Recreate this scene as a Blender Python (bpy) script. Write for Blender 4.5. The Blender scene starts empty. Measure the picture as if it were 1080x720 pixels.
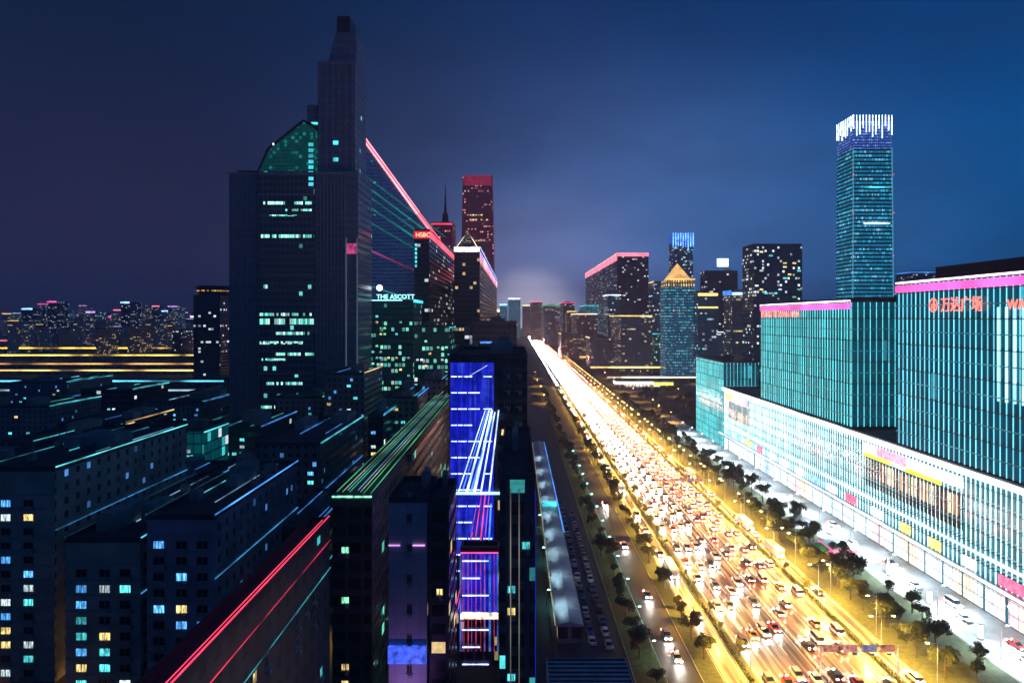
import bpy, bmesh, math, random
from mathutils import Vector, Matrix
R = math.radians
rnd = random.Random(7)
S = bpy.context.scene
COL = S.collection

# ------------------------------------------------------------------ camera
CAMH = 80.0
cam_d = bpy.data.cameras.new('camera'); cam = bpy.data.objects.new('camera', cam_d); COL.objects.link(cam)
cam.location = (0, 0, CAMH); cam.rotation_euler = (R(90), 0, 0)
cam_d.lens = 24; cam_d.sensor_width = 36; cam_d.clip_end = 30000; cam_d.clip_start = 0.5
cam_d.shift_x = -5/1080; cam_d.shift_y = -25/1080
S.camera = cam
# ------------------------------------------------------------------ world: night sky lit by the city
W_ = bpy.data.worlds.new('World'); S.world = W_; W_.use_nodes = True
nt = W_.node_tree; N = nt.nodes; L = nt.links; N.clear()
out = N.new('ShaderNodeOutputWorld'); bg = N.new('ShaderNodeBackground'); L.new(bg.outputs[0], out.inputs[0])
tc = N.new('ShaderNodeTexCoord'); nrm = N.new('ShaderNodeVectorMath'); nrm.operation = 'NORMALIZE'
L.new(tc.outputs['Generated'], nrm.inputs[0])
sep = N.new('ShaderNodeSeparateXYZ'); L.new(nrm.outputs[0], sep.inputs[0])
def mrange(src, a, b, lo=0.0, hi=1.0, smooth=True):
    m = N.new('ShaderNodeMapRange'); m.interpolation_type = 'SMOOTHSTEP' if smooth else 'LINEAR'
    m.inputs['From Min'].default_value = a; m.inputs['From Max'].default_value = b
    m.inputs['To Min'].default_value = lo; m.inputs['To Max'].default_value = hi
    L.new(src, m.inputs['Value']); return m.outputs[0]
def wmix(f, a, b, mode='MIX'):
    m = N.new('ShaderNodeMix'); m.data_type = 'RGBA'; m.blend_type = mode
    if isinstance(f, float): m.inputs[0].default_value = f
    else: L.new(f, m.inputs[0])
    for k, c in ((6, a), (7, b)):
        if isinstance(c, tuple): m.inputs[k].default_value = (*c, 1)
        else: L.new(c, m.inputs[k])
    return m.outputs[2]
horiz = wmix(mrange(sep.outputs[0], -0.45, 0.42), (0.030, 0.026, 0.076), (0.0, 0.135, 0.44))
zen = wmix(mrange(sep.outputs[0], -0.5, 0.5), (0.004, 0.014, 0.050), (0.0, 0.042, 0.185))
sky = wmix(mrange(sep.outputs[2], 0.0, 0.42), horiz, zen)
def glow(direction, width, col, base):
    d = N.new('ShaderNodeVectorMath'); d.operation = 'DOT_PRODUCT'; L.new(nrm.outputs[0], d.inputs[0])
    v = Vector(direction).normalized(); d.inputs[1].default_value = v
    f = mrange(d.outputs['Value'], math.cos(width), 1.0)
    p = N.new('ShaderNodeMath'); p.operation = 'POWER'; L.new(f, p.inputs[0]); p.inputs[1].default_value = 1.6
    return wmix(p.outputs[0], base, wmix(1.0, base, col, 'ADD'))
sky = glow((0.03, 1, -0.02), 0.55, (0.028, 0.030, 0.058), sky)
sky = glow((0.03, 1, -0.03), 0.28, (0.11, 0.105, 0.17), sky); sky = glow((0.25, 1, -0.05), 0.5, (0.04, 0.06, 0.12), sky); sky = glow((0.02, 1, -0.01), 0.10, (0.95, 0.85, 0.95), sky)
# faint uneven night cloud
nz = N.new('ShaderNodeTexNoise'); nz.inputs['Scale'].default_value = 2.0; nz.inputs['Detail'].default_value = 7; nz.inputs['Roughness'].default_value = .6
wmap = N.new('ShaderNodeMapping'); wmap.inputs['Scale'].default_value = (1, 1, 2.6); L.new(nrm.outputs[0], wmap.inputs[0]); L.new(wmap.outputs[0], nz.inputs['Vector'])
sky = wmix(mrange(nz.outputs[0], 0.38, 0.66, 0.0, 0.30), sky, (0.008, 0.014, 0.042))
L.new(sky, bg.inputs[0]); bg.inputs[1].default_value = 1.0
vs = S.view_settings; vs.view_transform = 'Standard'; vs.look = 'None'; vs.exposure = 0.0; vs.gamma = 1.0
vs.use_curve_mapping = False
S.render.engine = 'CYCLES'
cy = S.cycles; cy.use_denoising = True; cy.sample_clamp_indirect = 4; cy.max_bounces = 5; cy.diffuse_bounces = 2
cy.glossy_bounces = 3; cy.transparent_max_bounces = 6; cy.use_light_tree = True; cy.caustics_reflective = False
cy.caustics_refractive = False; cy.volume_bounces = 0

F = 720.0; HAZE = 0.00024
def WX(px, d): return (px - 545) * d / F       # metres right of the camera of a sight line at distance d
def WZ(py, d): return CAMH - (py - 335) * d / F

# ------------------------------------------------------------------ object helpers
def tag(o, label=None, cat=None, group=None, kind=None):
    if label: o['label'] = label
    if cat: o['category'] = cat
    if group: o['group'] = group
    if kind: o['kind'] = kind
    return o
def empty(name, loc, rz=0.0):
    o = bpy.data.objects.new(name, None); COL.objects.link(o); o.location = loc; o.rotation_euler = (0, 0, rz)
    o.empty_display_size = 0.1
    return o
class MB:
    def __init__(s): s.v = []; s.f = []; s.m = []
    def quad(s, pts, mi=0):
        b = len(s.v); s.v += [tuple(p) for p in pts]; s.f.append(tuple(range(b, b+len(pts)))); s.m.append(mi); return s
    def box(s, x0, x1, y0, y1, z0, z1, mi=0):
        b = len(s.v)
        s.v += [(x0,y0,z0),(x1,y0,z0),(x1,y1,z0),(x0,y1,z0),(x0,y0,z1),(x1,y0,z1),(x1,y1,z1),(x0,y1,z1)]
        for q in ((0,3,2,1),(4,5,6,7),(0,1,5,4),(1,2,6,5),(2,3,7,6),(3,0,4,7)):
            s.f.append(tuple(b+i for i in q)); s.m.append(mi)
        return s
    def frus(s, b0, z0, b1, z1, mi=0):              # b = (x0,x1,y0,y1) at bottom and at top
        b = len(s.v)
        for (x0,x1,y0,y1), z in ((b0,z0),(b1,z1)):
            s.v += [(x0,y0,z),(x1,y0,z),(x1,y1,z),(x0,y1,z)]
        for q in ((0,3,2,1),(4,5,6,7),(0,1,5,4),(1,2,6,5),(2,3,7,6),(3,0,4,7)):
            s.f.append(tuple(b+i for i in q)); s.m.append(mi)
        return s
    def cyl(s, p, q, r0, r1=None, n=8, mi=0):
        r1 = r0 if r1 is None else r1
        p = Vector(p); q = Vector(q); a = (q-p).normalized()
        t = Vector((1,0,0)) if abs(a.x) < .8 else Vector((0,1,0)); u = a.cross(t).normalized(); w = a.cross(u)
        b = len(s.v)
        for c, r in ((p,r0),(q,r1)):
            for i in range(n):
                g = 2*math.pi*i/n; s.v.append(tuple(c+u*(math.cos(g)*r)+w*(math.sin(g)*r)))
        for i in range(n):
            j = (i+1) % n; s.f.append((b+i, b+n+i, b+n+j, b+j)); s.m.append(mi)
        s.f.append(tuple(b+i for i in range(n))); s.m.append(mi)
        s.f.append(tuple(b+n+i for i in reversed(range(n)))); s.m.append(mi)
        return s
    def prism(s, poly, y0, y1, mi=0):               # poly in (x,z), extruded along y
        n = len(poly); b = len(s.v)
        for y in (y0, y1): s.v += [(x, y, z) for x, z in poly]
        s.f.append(tuple(b+i for i in range(n))); s.m.append(mi)
        s.f.append(tuple(b+n+i for i in reversed(range(n)))); s.m.append(mi)
        for i in range(n):
            j = (i+1) % n; s.f.append((b+i, b+n+i, b+n+j, b+j)); s.m.append(mi)
        return s
    def mesh(s, name, mats):
        me = bpy.data.meshes.new(name); me.from_pydata(s.v, [], s.f)
        for m in (mats if isinstance(mats, (list, tuple)) else [mats]): me.materials.append(m)
        me.polygons.foreach_set('material_index', s.m); me.update()
        bm = bmesh.new(); bm.from_mesh(me); bmesh.ops.recalc_face_normals(bm, faces=bm.faces[:]) if len(s.f) < 3000 else None
        bm.to_mesh(me); bm.free()
        return me
    def build(s, name, mats, parent=None, loc=(0,0,0)):
        return inst(name, s.mesh(name, mats), parent, loc)
def inst(name, me, parent=None, loc=(0,0,0), rz=0.0):
    o = bpy.data.objects.new(name, me); COL.objects.link(o); o.parent = parent; o.location = loc; o.rotation_euler = (0,0,rz)
    return o
def copy_tree(o, parent=None):
    c = o.copy(); COL.objects.link(c); c.parent = parent
    for ch in KIDS(o): copy_tree(ch, c)
    return c
def KIDS(o): return list(o.children)

# ------------------------------------------------------------------ materials
def newmat(name):
    m = bpy.data.materials.new(name); m.use_nodes = True; m.node_tree.nodes.clear(); return m
class G:                                             # small node-graph helper
    def __init__(s, m): s.t = m.node_tree; s.n = s.t.nodes; s.l = s.t.links
    def add(s, t, **k):
        n = s.n.new(t)
        for a, b in k.items(): setattr(n, a, b)
        return n
    def put(s, inp, v):
        if isinstance(v, (int, float)): inp.default_value = v
        elif isinstance(v, tuple): inp.default_value = (*v, 1) if len(v) == 3 and inp.type == 'RGBA' else v
        else: s.l.new(v, inp)
    def math(s, op, a, b=None, c=None):
        n = s.add('ShaderNodeMath', operation=op)
        for i, v in enumerate((a, b, c)):
            if v is not None: s.put(n.inputs[i], v)
        return n.outputs[0]
    def mix(s, f, a, b, mode='MIX'):
        n = s.add('ShaderNodeMix', data_type='RGBA', blend_type=mode)
        s.put(n.inputs[0], f); s.put(n.inputs[6], a); s.put(n.inputs[7], b); return n.outputs[2]
    def fmix(s, f, a, b):
        n = s.add('ShaderNodeMix'); s.put(n.inputs[0], f); s.put(n.inputs[2], a); s.put(n.inputs[3], b); return n.outputs[0]
    def ramp(s, f, stops, interp='LINEAR'):
        n = s.add('ShaderNodeValToRGB'); s.put(n.inputs[0], f); cr = n.color_ramp; cr.interpolation = interp
        while len(cr.elements) < len(stops): cr.elements.new(0.5)
        for e, (p, c) in zip(cr.elements, stops): e.position = p; e.color = (*c, 1)
        return n.outputs[0]
    def noise(s, scale, vec=None, detail=4):
        n = s.add('ShaderNodeTexNoise'); n.inputs['Scale'].default_value = scale; n.inputs['Detail'].default_value = detail
        if vec is not None: s.l.new(vec, n.inputs['Vector'])
        return n.outputs[0]
    def out(s, base, rough, metal=0.0, ecol=None, estr=0.0, bump=None):
        p = s.add('ShaderNodeBsdfPrincipled'); o = s.add('ShaderNodeOutputMaterial'); s.l.new(p.outputs[0], o.inputs[0])
        s.put(p.inputs['Base Color'], base); s.put(p.inputs['Roughness'], rough); s.put(p.inputs['Metallic'], metal)
        if ecol is not None: s.put(p.inputs['Emission Color'], ecol); s.put(p.inputs['Emission Strength'], estr)
        if bump is not None:
            b = s.add('ShaderNodeBump'); b.inputs['Strength'].default_value = 0.4; s.l.new(bump, b.inputs['Height']); s.l.new(b.outputs[0], p.inputs['Normal'])
        return p
def plain(name, col, rough=0.6, metal=0.0, var=0.25, scale=0.6):
    m = newmat(name); g = G(m); tcn = g.add('ShaderNodeTexCoord')
    n = g.noise(scale, tcn.outputs['Object'])
    c = g.ramp(n, [(0.3, tuple(c*(1-var) for c in col)), (0.7, tuple(min(1, c*(1+var)) for c in col))])
    g.out(c, rough, metal); return m
def emis(name, col, strength, sampling=True, var=0.0, scale=0.4):
    m = newmat(name); g = G(m)
    s = strength
    if var > 0:
        tcn = g.add('ShaderNodeTexCoord'); n = g.noise(scale, tcn.outputs['Object'], 3)
        k = g.add('ShaderNodeMapRange'); g.put(k.inputs['Value'], n); k.inputs['From Min'].default_value = .35; k.inputs['From Max'].default_value = .65
        k.inputs['To Min'].default_value = strength*(1-var); k.inputs['To Max'].default_value = strength*(1+var); s = k.outputs[0]
    g.out((0.02, 0.02, 0.02), 0.4, 0.0, col, s)
    m.cycles.emission_sampling = 'AUTO' if sampling else 'NONE'
    return m
def facade(name, wall, glass, cw, ch, lit, cols, strength, my=(0.12, 0.88), mz=(0.25, 0.85), rough=0.25, rowvar=0.6, seed=0.0, room=(0,0,0), metal=0.0, side_only=False):
    """a wall of windows: cw x ch metres a cell, share `lit` of them lit in colours `cols`"""
    m = newmat(name); g = G(m)
    t = g.add('ShaderNodeTexCoord'); p = g.add('ShaderNodeSeparateXYZ'); g.l.new(t.outputs['Object'], p.inputs[0])
    nn = g.add('ShaderNodeSeparateXYZ'); g.l.new(t.outputs['Normal'], nn.inputs[0])
    ax = g.math('GREATER_THAN', g.math('ABSOLUTE', nn.outputs[0]), 0.6)
    up = g.math('GREATER_THAN', g.math('ABSOLUTE', nn.outputs[2]), 0.6)
    u = g.math('ADD', g.fmix(ax, p.outputs[0], p.outputs[1]), 1000.0)
    cu = g.math('DIVIDE', u, cw); cv = g.math('DIVIDE', g.math('ADD', p.outputs[2], 300.0*ch), ch)
    iu = g.math('FLOOR', cu); iv = g.math('FLOOR', cv)
    fu = g.math('FRACT', cu); fv = g.math('FRACT', cv)
    mask = g.math('MULTIPLY', g.math('MULTIPLY', g.math('GREATER_THAN', fu, my[0]), g.math('LESS_THAN', fu, my[1])),
                  g.math('MULTIPLY', g.math('GREATER_THAN', fv, mz[0]), g.math('LESS_THAN', fv, mz[1])))
    mask = g.math('MULTIPLY', mask, g.math('SUBTRACT', 1.0, up))
    if side_only: mask = g.math('MULTIPLY', mask, ax)
    cmb = g.add('ShaderNodeCombineXYZ'); g.put(cmb.inputs[0], iu); g.put(cmb.inputs[1], iv); g.put(cmb.inputs[2], g.math('ADD', ax, seed))
    wn = g.add('ShaderNodeTexWhiteNoise', noise_dimensions='3D'); g.l.new(cmb.outputs[0], wn.inputs['Vector'])
    sc = g.add('ShaderNodeSeparateColor'); g.l.new(wn.outputs['Color'], sc.inputs[0])
    rw = g.add('ShaderNodeTexWhiteNoise', noise_dimensions='2D'); c2 = g.add('ShaderNodeCombineXYZ'); g.put(c2.inputs[0], iv); g.put(c2.inputs[1], g.math('ADD', g.math('FLOOR', g.math('DIVIDE', iu, 9.0)), seed))
    g.l.new(c2.outputs[0], rw.inputs['Vector'])
    # whole stretches of a floor are lit together
    rowp = g.math('POWER', rw.outputs['Value'], 2.5)
    share = g.math('ADD', lit*(1-rowvar), g.math('MULTIPLY', rowp, lit*rowvar*3.5))
    on = g.math('LESS_THAN', wn.outputs['Value'], share)
    stops = [((i+0.001)/len(cols), c) for i, c in enumerate(cols)]
    ec = g.ramp(sc.outputs[0], stops, 'CONSTANT')
    fine = g.noise(1.3, t.outputs['Object'], 2)
    es = g.math('MULTIPLY', g.math('MULTIPLY', g.math('MULTIPLY', mask, on), g.math('ADD', 0.25, g.math('MULTIPLY', sc.outputs[1], 1.2))), g.math('MULTIPLY', g.math('ADD', 0.4, fine), strength))
    ecm = g.mix(1.0, g.mix(es, (0,0,0), ec, 'MIX'), (0,0,0), 'ADD')
    sca = g.add('ShaderNodeVectorMath', operation='SCALE'); g.l.new(ec, sca.inputs[0]); g.put(sca.inputs['Scale'], es)
    amb = g.add('ShaderNodeVectorMath', operation='SCALE'); amb.inputs[0].default_value = room; g.put(amb.inputs['Scale'], g.math('MULTIPLY', mask, g.math('ADD', 0.8, g.math('MULTIPLY', sc.outputs[2], 0.45))))
    tot = g.add('ShaderNodeVectorMath', operation='ADD'); g.l.new(sca.outputs[0], tot.inputs[0]); g.l.new(amb.outputs[0], tot.inputs[1])
    wv = g.noise(0.15, t.outputs['Object'], 5)
    wallc = g.ramp(wv, [(0.3, tuple(c*0.7 for c in wall)), (0.7, tuple(c*1.25 for c in wall))])
    base = g.mix(mask, wallc, glass)
    g.out(base, g.fmix(mask, 0.75, rough), metal, tot.outputs[0], 1.0)
    m.cycles.emission_sampling = 'NONE'
    return m
CY = (0.10, 0.85, 0.85); WH = (0.85, 0.95, 1.0); WM = (1.0, 0.72, 0.32); BL = (0.12, 0.4, 1.0); GN = (0.2, 0.9, 0.6); GO = (1.0, 0.55, 0.08)
M = {}
M['asphalt'] = None
def asphalt(name, col, r0, r1):
    m = newmat(name); g = G(m); t = g.add('ShaderNodeTexCoord')
    mp = g.add('ShaderNodeMapping'); mp.inputs['Scale'].default_value = (1.0, 0.04, 1); g.l.new(t.outputs['Object'], mp.inputs[0])
    n = g.noise(0.9, mp.outputs[0], 6); n2 = g.noise(6.0, t.outputs['Object'], 4)
    c = g.ramp(n, [(0.3, tuple(x*.6 for x in col)), (0.7, tuple(x*1.35 for x in col))])
    g.out(c, g.ramp(n, [(0.3, (r0,)*3), (0.7, (r1,)*3)]), 0.0, bump=n2); return m
M['asphalt'] = asphalt('asphalt', (0.12, 0.108, 0.10), 0.14, 0.4)
M['asphalt_dark'] = asphalt('asphalt_dark', (0.045, 0.045, 0.048), 0.5, 0.7)
M['ground'] = plain('city_ground', (0.035, 0.038, 0.036), 0.9, 0, 0.5, 0.02)
M['paving'] = plain('plaza_paving', (0.24, 0.25, 0.25), 0.5, 0, 0.2, 0.3)
M['kerb'] = plain('kerb_stone', (0.28, 0.27, 0.25), 0.8)
M['verge'] = plain('verge_soil', (0.045, 0.06, 0.025), 0.95, 0, 0.4, 0.8)
M['paint'] = plain('road_paint', (0.7, 0.7, 0.68), 0.6, 0, 0.15, 2)
M['ypaint'] = plain('yellow_road_paint', (0.7, 0.45, 0.06), 0.6, 0, 0.15, 2)
M['steel'] = plain('galvanised_steel', (0.35, 0.36, 0.38), 0.4, 0.8)
M['dark'] = plain('dark_metal', (0.03, 0.035, 0.045), 0.4, 0.5)
M['roof'] = plain('roof_felt', (0.05, 0.052, 0.058), 0.85, 0, 0.5, 0.15)
M['conc'] = plain('concrete', (0.26, 0.25, 0.24), 0.85, 0, 0.25, 0.2)
M['bark'] = plain('bark', (0.09, 0.065, 0.045), 0.9, 0, 0.4, 3)
M['white'] = plain('white_paint', (0.75, 0.75, 0.76), 0.5, 0, 0.1)
M['pale_roof'] = plain('pale_metal_roof', (0.42, 0.46, 0.48), 0.4, 0.3, 0.25, 0.3)
M['tyre'] = plain('tyre_rubber', (0.02, 0.02, 0.02), 0.8)
M['glass'] = plain('dark_glass', (0.01, 0.015, 0.02), 0.08, 0, 0.2)
M['gstone'] = plain('grey_stone', (0.2, 0.22, 0.28), 0.7)
def leafmat(name, a, b):
    m = newmat(name); g = G(m); t = g.add('ShaderNodeTexCoord'); n = g.noise(1.1, t.outputs['Object'], 4)
    oi = g.add('ShaderNodeObjectInfo'); k = g.math('ADD', g.math('MULTIPLY', n, 0.7), g.math('MULTIPLY', oi.outputs['Random'], 0.3))
    c = g.ramp(k, [(0.3, a), (0.7, b)])
    g.out(c, 0.7); return m
M['leaf'] = leafmat('leaves', (0.04, 0.065, 0.02), (0.11, 0.13, 0.035))
M['leaf_dark'] = leafmat('dark_leaves', (0.03, 0.05, 0.025), (0.07, 0.10, 0.04))

E = {}
E['led_white'] = emis('led_white', (0.80, 0.93, 1.0), 2.6, True, 0.5, 0.08)
E['led_cyan'] = emis('led_cyan', (0.08, 0.75, 0.85), 1.3, False, 0.6, 0.06)
E['led_teal'] = emis('led_teal', (0.05, 0.62, 0.50), 0.6, False, 0.6, 0.06)
E['led_green'] = emis('led_green', (0.12, 0.8, 0.45), 0.8, False, 0.7, 0.05)
E['led_blue'] = emis('led_blue', (0.06, 0.30, 1.0), 1.3, False, 0.6, 0.06)
E['led_ltblue'] = emis('led_pale_blue', (0.30, 0.60, 1.0), 2.6, False, 0.6, 0.06)
E['led_red'] = emis('led_red', (1.0, 0.06, 0.14), 1.6, False, 0.3, 0.06)
E['led_pinkred'] = emis('led_pink_red', (1.0, 0.22, 0.32), 1.9, False, 0.3, 0.03)
E['led_magenta'] = emis('led_magenta', (1.0, 0.10, 0.45), 2.0, False, 0.4, 0.06)
E['led_violet'] = emis('led_violet', (0.75, 0.38, 1.0), 1.5, False, 0.5, 0.06)
E['led_gold'] = emis('led_gold', (1.0, 0.62, 0.16), 2.0, False, 0.5, 0.06)
E['led_warm'] = emis('led_warm', (1.0, 0.82, 0.55), 2.2, False, 0.4, 0.06)
E['sign_red'] = emis('sign_red', (1.0, 0.16, 0.12), 2.4, False)
E['sign_white'] = emis('sign_white', (0.9, 0.97, 1.0), 3.5, False)
E['sign_cyan'] = emis('sign_cyan', (0.35, 0.95, 1.0), 2.6, False)
E['shop'] = None

# ------------------------------------------------------------------ ground and roads
Y0, Y1 = 90.0, 5200.0
def sheet(name, x0, x1, y0, y1, z, mat):
    o = MB().quad([(x0,y0,z),(x1,y0,z),(x1,y1,z),(x0,y1,z)]).build(name, mat); tag(o, kind='structure'); return o
sheet('ground', -3550, 3550, -150, 5280, 0, M['ground'])
sheet('road', 53.6, 83.0, Y0, Y1, 0.012, M['asphalt'])
sheet('side_road', 46.0, 50.6, Y0, Y1, 0.012, M['asphalt'])
sheet('side_road', 85.8, 89.4, Y0, Y1, 0.012, M['asphalt'])
sheet('service_road', 33.5, 40.6, Y0, 1600, 0.012, M['asphalt_dark'])
sheet('access_road', 9.0, 25.0, 150, 620, 0.008, M['asphalt_dark'])
sheet('mall_plaza', 111.0, 127.9, 120, 560, 0.016, M['paving'])
mk = MB()
for x in (57.25, 60.75, 64.25, 72.75, 76.25, 79.75):
    y = Y0
    while y < 1400: mk.quad([(x-.09,y,.02),(x+.09,y,.02),(x+.09,y+5,.02),(x-.09,y+5,.02)]); y += 12
for x in (53.95, 67.9, 69.3, 82.7, 46.3, 50.3, 86.1, 89.1):
    mk.quad([(x-.1,Y0,.02),(x+.1,Y0,.02),(x+.1,Y1,.02),(x-.1,Y1,.02)])
tag(mk.build('road_marking', M['paint']), kind='structure')
# arrows on the lanes
ar = MB()
for lx in (71, 74.5, 78, 81.3):
    for y in (168, 215, 300): ar.quad([(lx-.12,y,.02),(lx+.12,y,.02),(lx+.12,y+3,.02),(lx-.12,y+3,.02)]).quad([(lx-.5,y+3,.02),(lx+.5,y+3,.02),(lx,y+5,.02)])
tag(ar.build('road_marking', M['paint']), kind='structure')
def verge(name, x0, x1, y0=Y0, y1=Y1, top=M['verge']):
    tag(MB().box(x0, x1, y0, y1, -.1, .12).build(name, M['kerb']), kind='structure')
    sheet('verge_lawn', x0+.2, x1-.2, y0, y1, .126, top)
verge('kerb', 50.7, 53.5); verge('kerb', 41.0, 45.8); verge('kerb', 83.1, 85.7); verge('kerb', 89.6, 110.6); verge('kerb', 26, 33.2, Y0, 1600)

# crossing streets and viaducts far ahead (third ring and the avenues beyond)
def viaduct(y, w, z, x0, x1, label, litmat):
    t = empty('viaduct', (0, y, 0)); tag(t, label, 'viaduct', 'elevated roads crossing the city')
    MB().box(x0, x1, -w/2, w/2, z-1.2, z).build('deck', M['conc'], t)
    for s in (-1, 1):
        MB().box(x0, x1, s*w/2-.15, s*w/2+.15, z-.1, z+1.0).build('parapet', M['conc'], t)
    MB().box(x0, x1, -w/2-.45, -w/2-.16, z-.3, z-.3+1.6*max(1, y/800)).build('parapet_streak_light', litmat, t)  # light strip added for the level streaks, thicker with distance
    x = x0 + 20; k = 0
    while x < x1 and k < 60:
        MB().box(x-1, x+1, -w*.3, w*.3, 0, z-1.2).build('pier', M['conc'], t); x += (x1-x0)/58; k += 1
    return t
for (y, w, z, xa, xb, lb, col, st) in (
  (980, 22, 9, 105, 1100, 'golden lit elevated road right of the avenue, nearest of its kind', (1.0,.62,.18), 2.0),
  (850, 14, 6, 112, 700, 'pale lit elevated slip road just behind the petrol station', (1.0,.85,.62), 1.6),
  (1180, 24, 12, 108, 1250, 'orange lit elevated ring road behind the golden one right of the avenue', (1.0,.48,.14), 2.0),
  (1700, 22, 12, 115, 1800, 'white lit elevated road farthest back on the right', (.95,.9,.9), 2.4),
  (1290, 24, 9, -1400, -235, 'long elevated road with added yellow parapet lights in the left city', (1.0,.72,.12), 2.0),
  (1080, 18, 7, -1100, -240, 'elevated road with added orange parapet lights before the yellow one at left', (1.0,.45,.12), 1.3),
  (960, 14, 6, -900, -225, 'slip road with added golden parapet lights at left, below the orange one', (1.0,.66,.2), 1.5),
  (2000, 24, 12, -2200, -260, 'far elevated road with added rose parapet lights in the left city', (1.0,.2,.35), 2.0),
  (1560, 20, 10, -1700, -250, 'elevated road with added deep golden parapet lights behind the yellow one at left', (1.0,.58,.06), 2.2),
  (790, 14, 7, -780, -230, 'nearer elevated road with added cyan parapet lights in the left city', (.12,.7,1.0), 1.3),
  (700, 14, 6, -640, -215, 'nearest left elevated road, with added pale dotted parapet lights', (.5,.75,.95), .8)):
    viaduct(y, w, z, xa, xb, lb, emis('parapet_streak_%d' % y, col, st*1.3, False, 0.9, 0.02))
for y in (1050, 1500, 2300, 3100):
    sheet('cross_street', -3000, 33, y, y+22, 0.006, M['asphalt_dark'])
    sheet('cross_street', 111, 3000, y, y+22, 0.006, M['asphalt_dark'])

# ------------------------------------------------------------------ buildings
ALLB = []
winlit = {}
def winmesh(kind, w, h):
    key = (kind, w, h)
    if key not in winlit:
        cols = {'cyan': (0.10, 0.75, 0.80), 'white': (0.75, 0.95, 1.0), 'blue': (0.10, 0.42, 1.0), 'warm': (1.0, 0.72, 0.25), 'green': (0.25, 0.9, 0.5), 'pink': (1.0, .25, .5)}
        if kind == 'dark': pane = M['glass']
        else:
            nm = 'lit_pane_' + kind
            pane = bpy.data.materials.get(nm)
            if pane is None:
                pane = newmat(nm); g = G(pane); oi = g.add('ShaderNodeObjectInfo'); t = g.add('ShaderNodeTexCoord')
                mp = g.add('ShaderNodeMapping'); mp.inputs['Scale'].default_value = (2.6,1,.45); g.l.new(t.outputs['Object'], mp.inputs[0]); lc = g.add('ShaderNodeVectorMath', operation='ADD'); g.l.new(mp.outputs[0], lc.inputs[0]); g.l.new(oi.outputs['Location'], lc.inputs[1])
                n = g.noise(1.3, lc.outputs[0], 4)
                st = g.math('MULTIPLY', g.math('ADD', 0.25, oi.outputs['Random']), g.math('MULTIPLY', g.math('POWER', n, 3.0), 11.0))
                g.out((0.02,0.02,0.02), 0.2, 0, cols[kind], st); pane.cycles.emission_sampling = 'NONE'
        mb = MB(); f = 0.12
        mb.box(-w/2, w/2, -.06, 0, 0, f, 0).box(-w/2, w/2, -.06, 0, h-f, h, 0).box(-w/2, -w/2+f, -.06, 0, f, h-f, 0).box(w/2-f, w/2, -.06, 0, f, h-f, 0)
        mb.box(-.05, .05, -.06, 0, f, h-f, 0)
        mb.box(-w/2-.1, w/2+.1, -.22, 0, -.15, -.002, 0).box(w/2-.75, w/2-.05, -.42, -.01, -.75, -.2, 0)
        mb.quad([(-w/2+f,-.03,f),(-.05,-.03,f),(-.05,-.03,h-f),(-w/2+f,-.03,h-f)], 1).quad([(.05,-.03,f),(w/2-f,-.03,f),(w/2-f,-.03,h-f),(.05,-.03,h-f)], 1)
        winlit[key] = mb.mesh('window', [M['conc'], pane])
    return winlit[key]
FACE = {'front': 0.0, 'right': math.pi/2, 'left': -math.pi/2}
def roof_streaks(t, z, n, wd=None, bright=.8, cols=((.06,.3,.95),(.08,.6,.75),(.1,.7,.6),(.3,.6,.9))):
    b = t['_b']; dd = t.location.y; wd = wd or (.08+dd*.0006)
    for k in range(n):
        x = b[0] + (b[1]-b[0])*(k+.6+rnd.uniform(-.25,.25))/n; a = b[2]+rnd.uniform(.02,.45)*(b[3]-b[2]); c = rnd.choice(cols)
        MB().box(x, x+wd, a, b[3]-.6, z+.25, z+.25+wd).build('roof_streak_line', emis('roof_streak_glow', c, bright*rnd.uniform(.5,1.2), False, .8, .1), t)  # glowing roof lines added in place of radiating zoom streaks
def put_window(t, face, kind, a, z, w=2.4, h=1.6):
    """a = metres along the face from the thing's origin"""
    x0, x1, y0, y1 = t['_b']
    loc = {'front': (a, y0-.02, z), 'right': (x1+.02, a, z), 'left': (x0-.02, a, z)}[face]
    return inst('window', winmesh(kind, w, h), t, loc, FACE[face])
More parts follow.
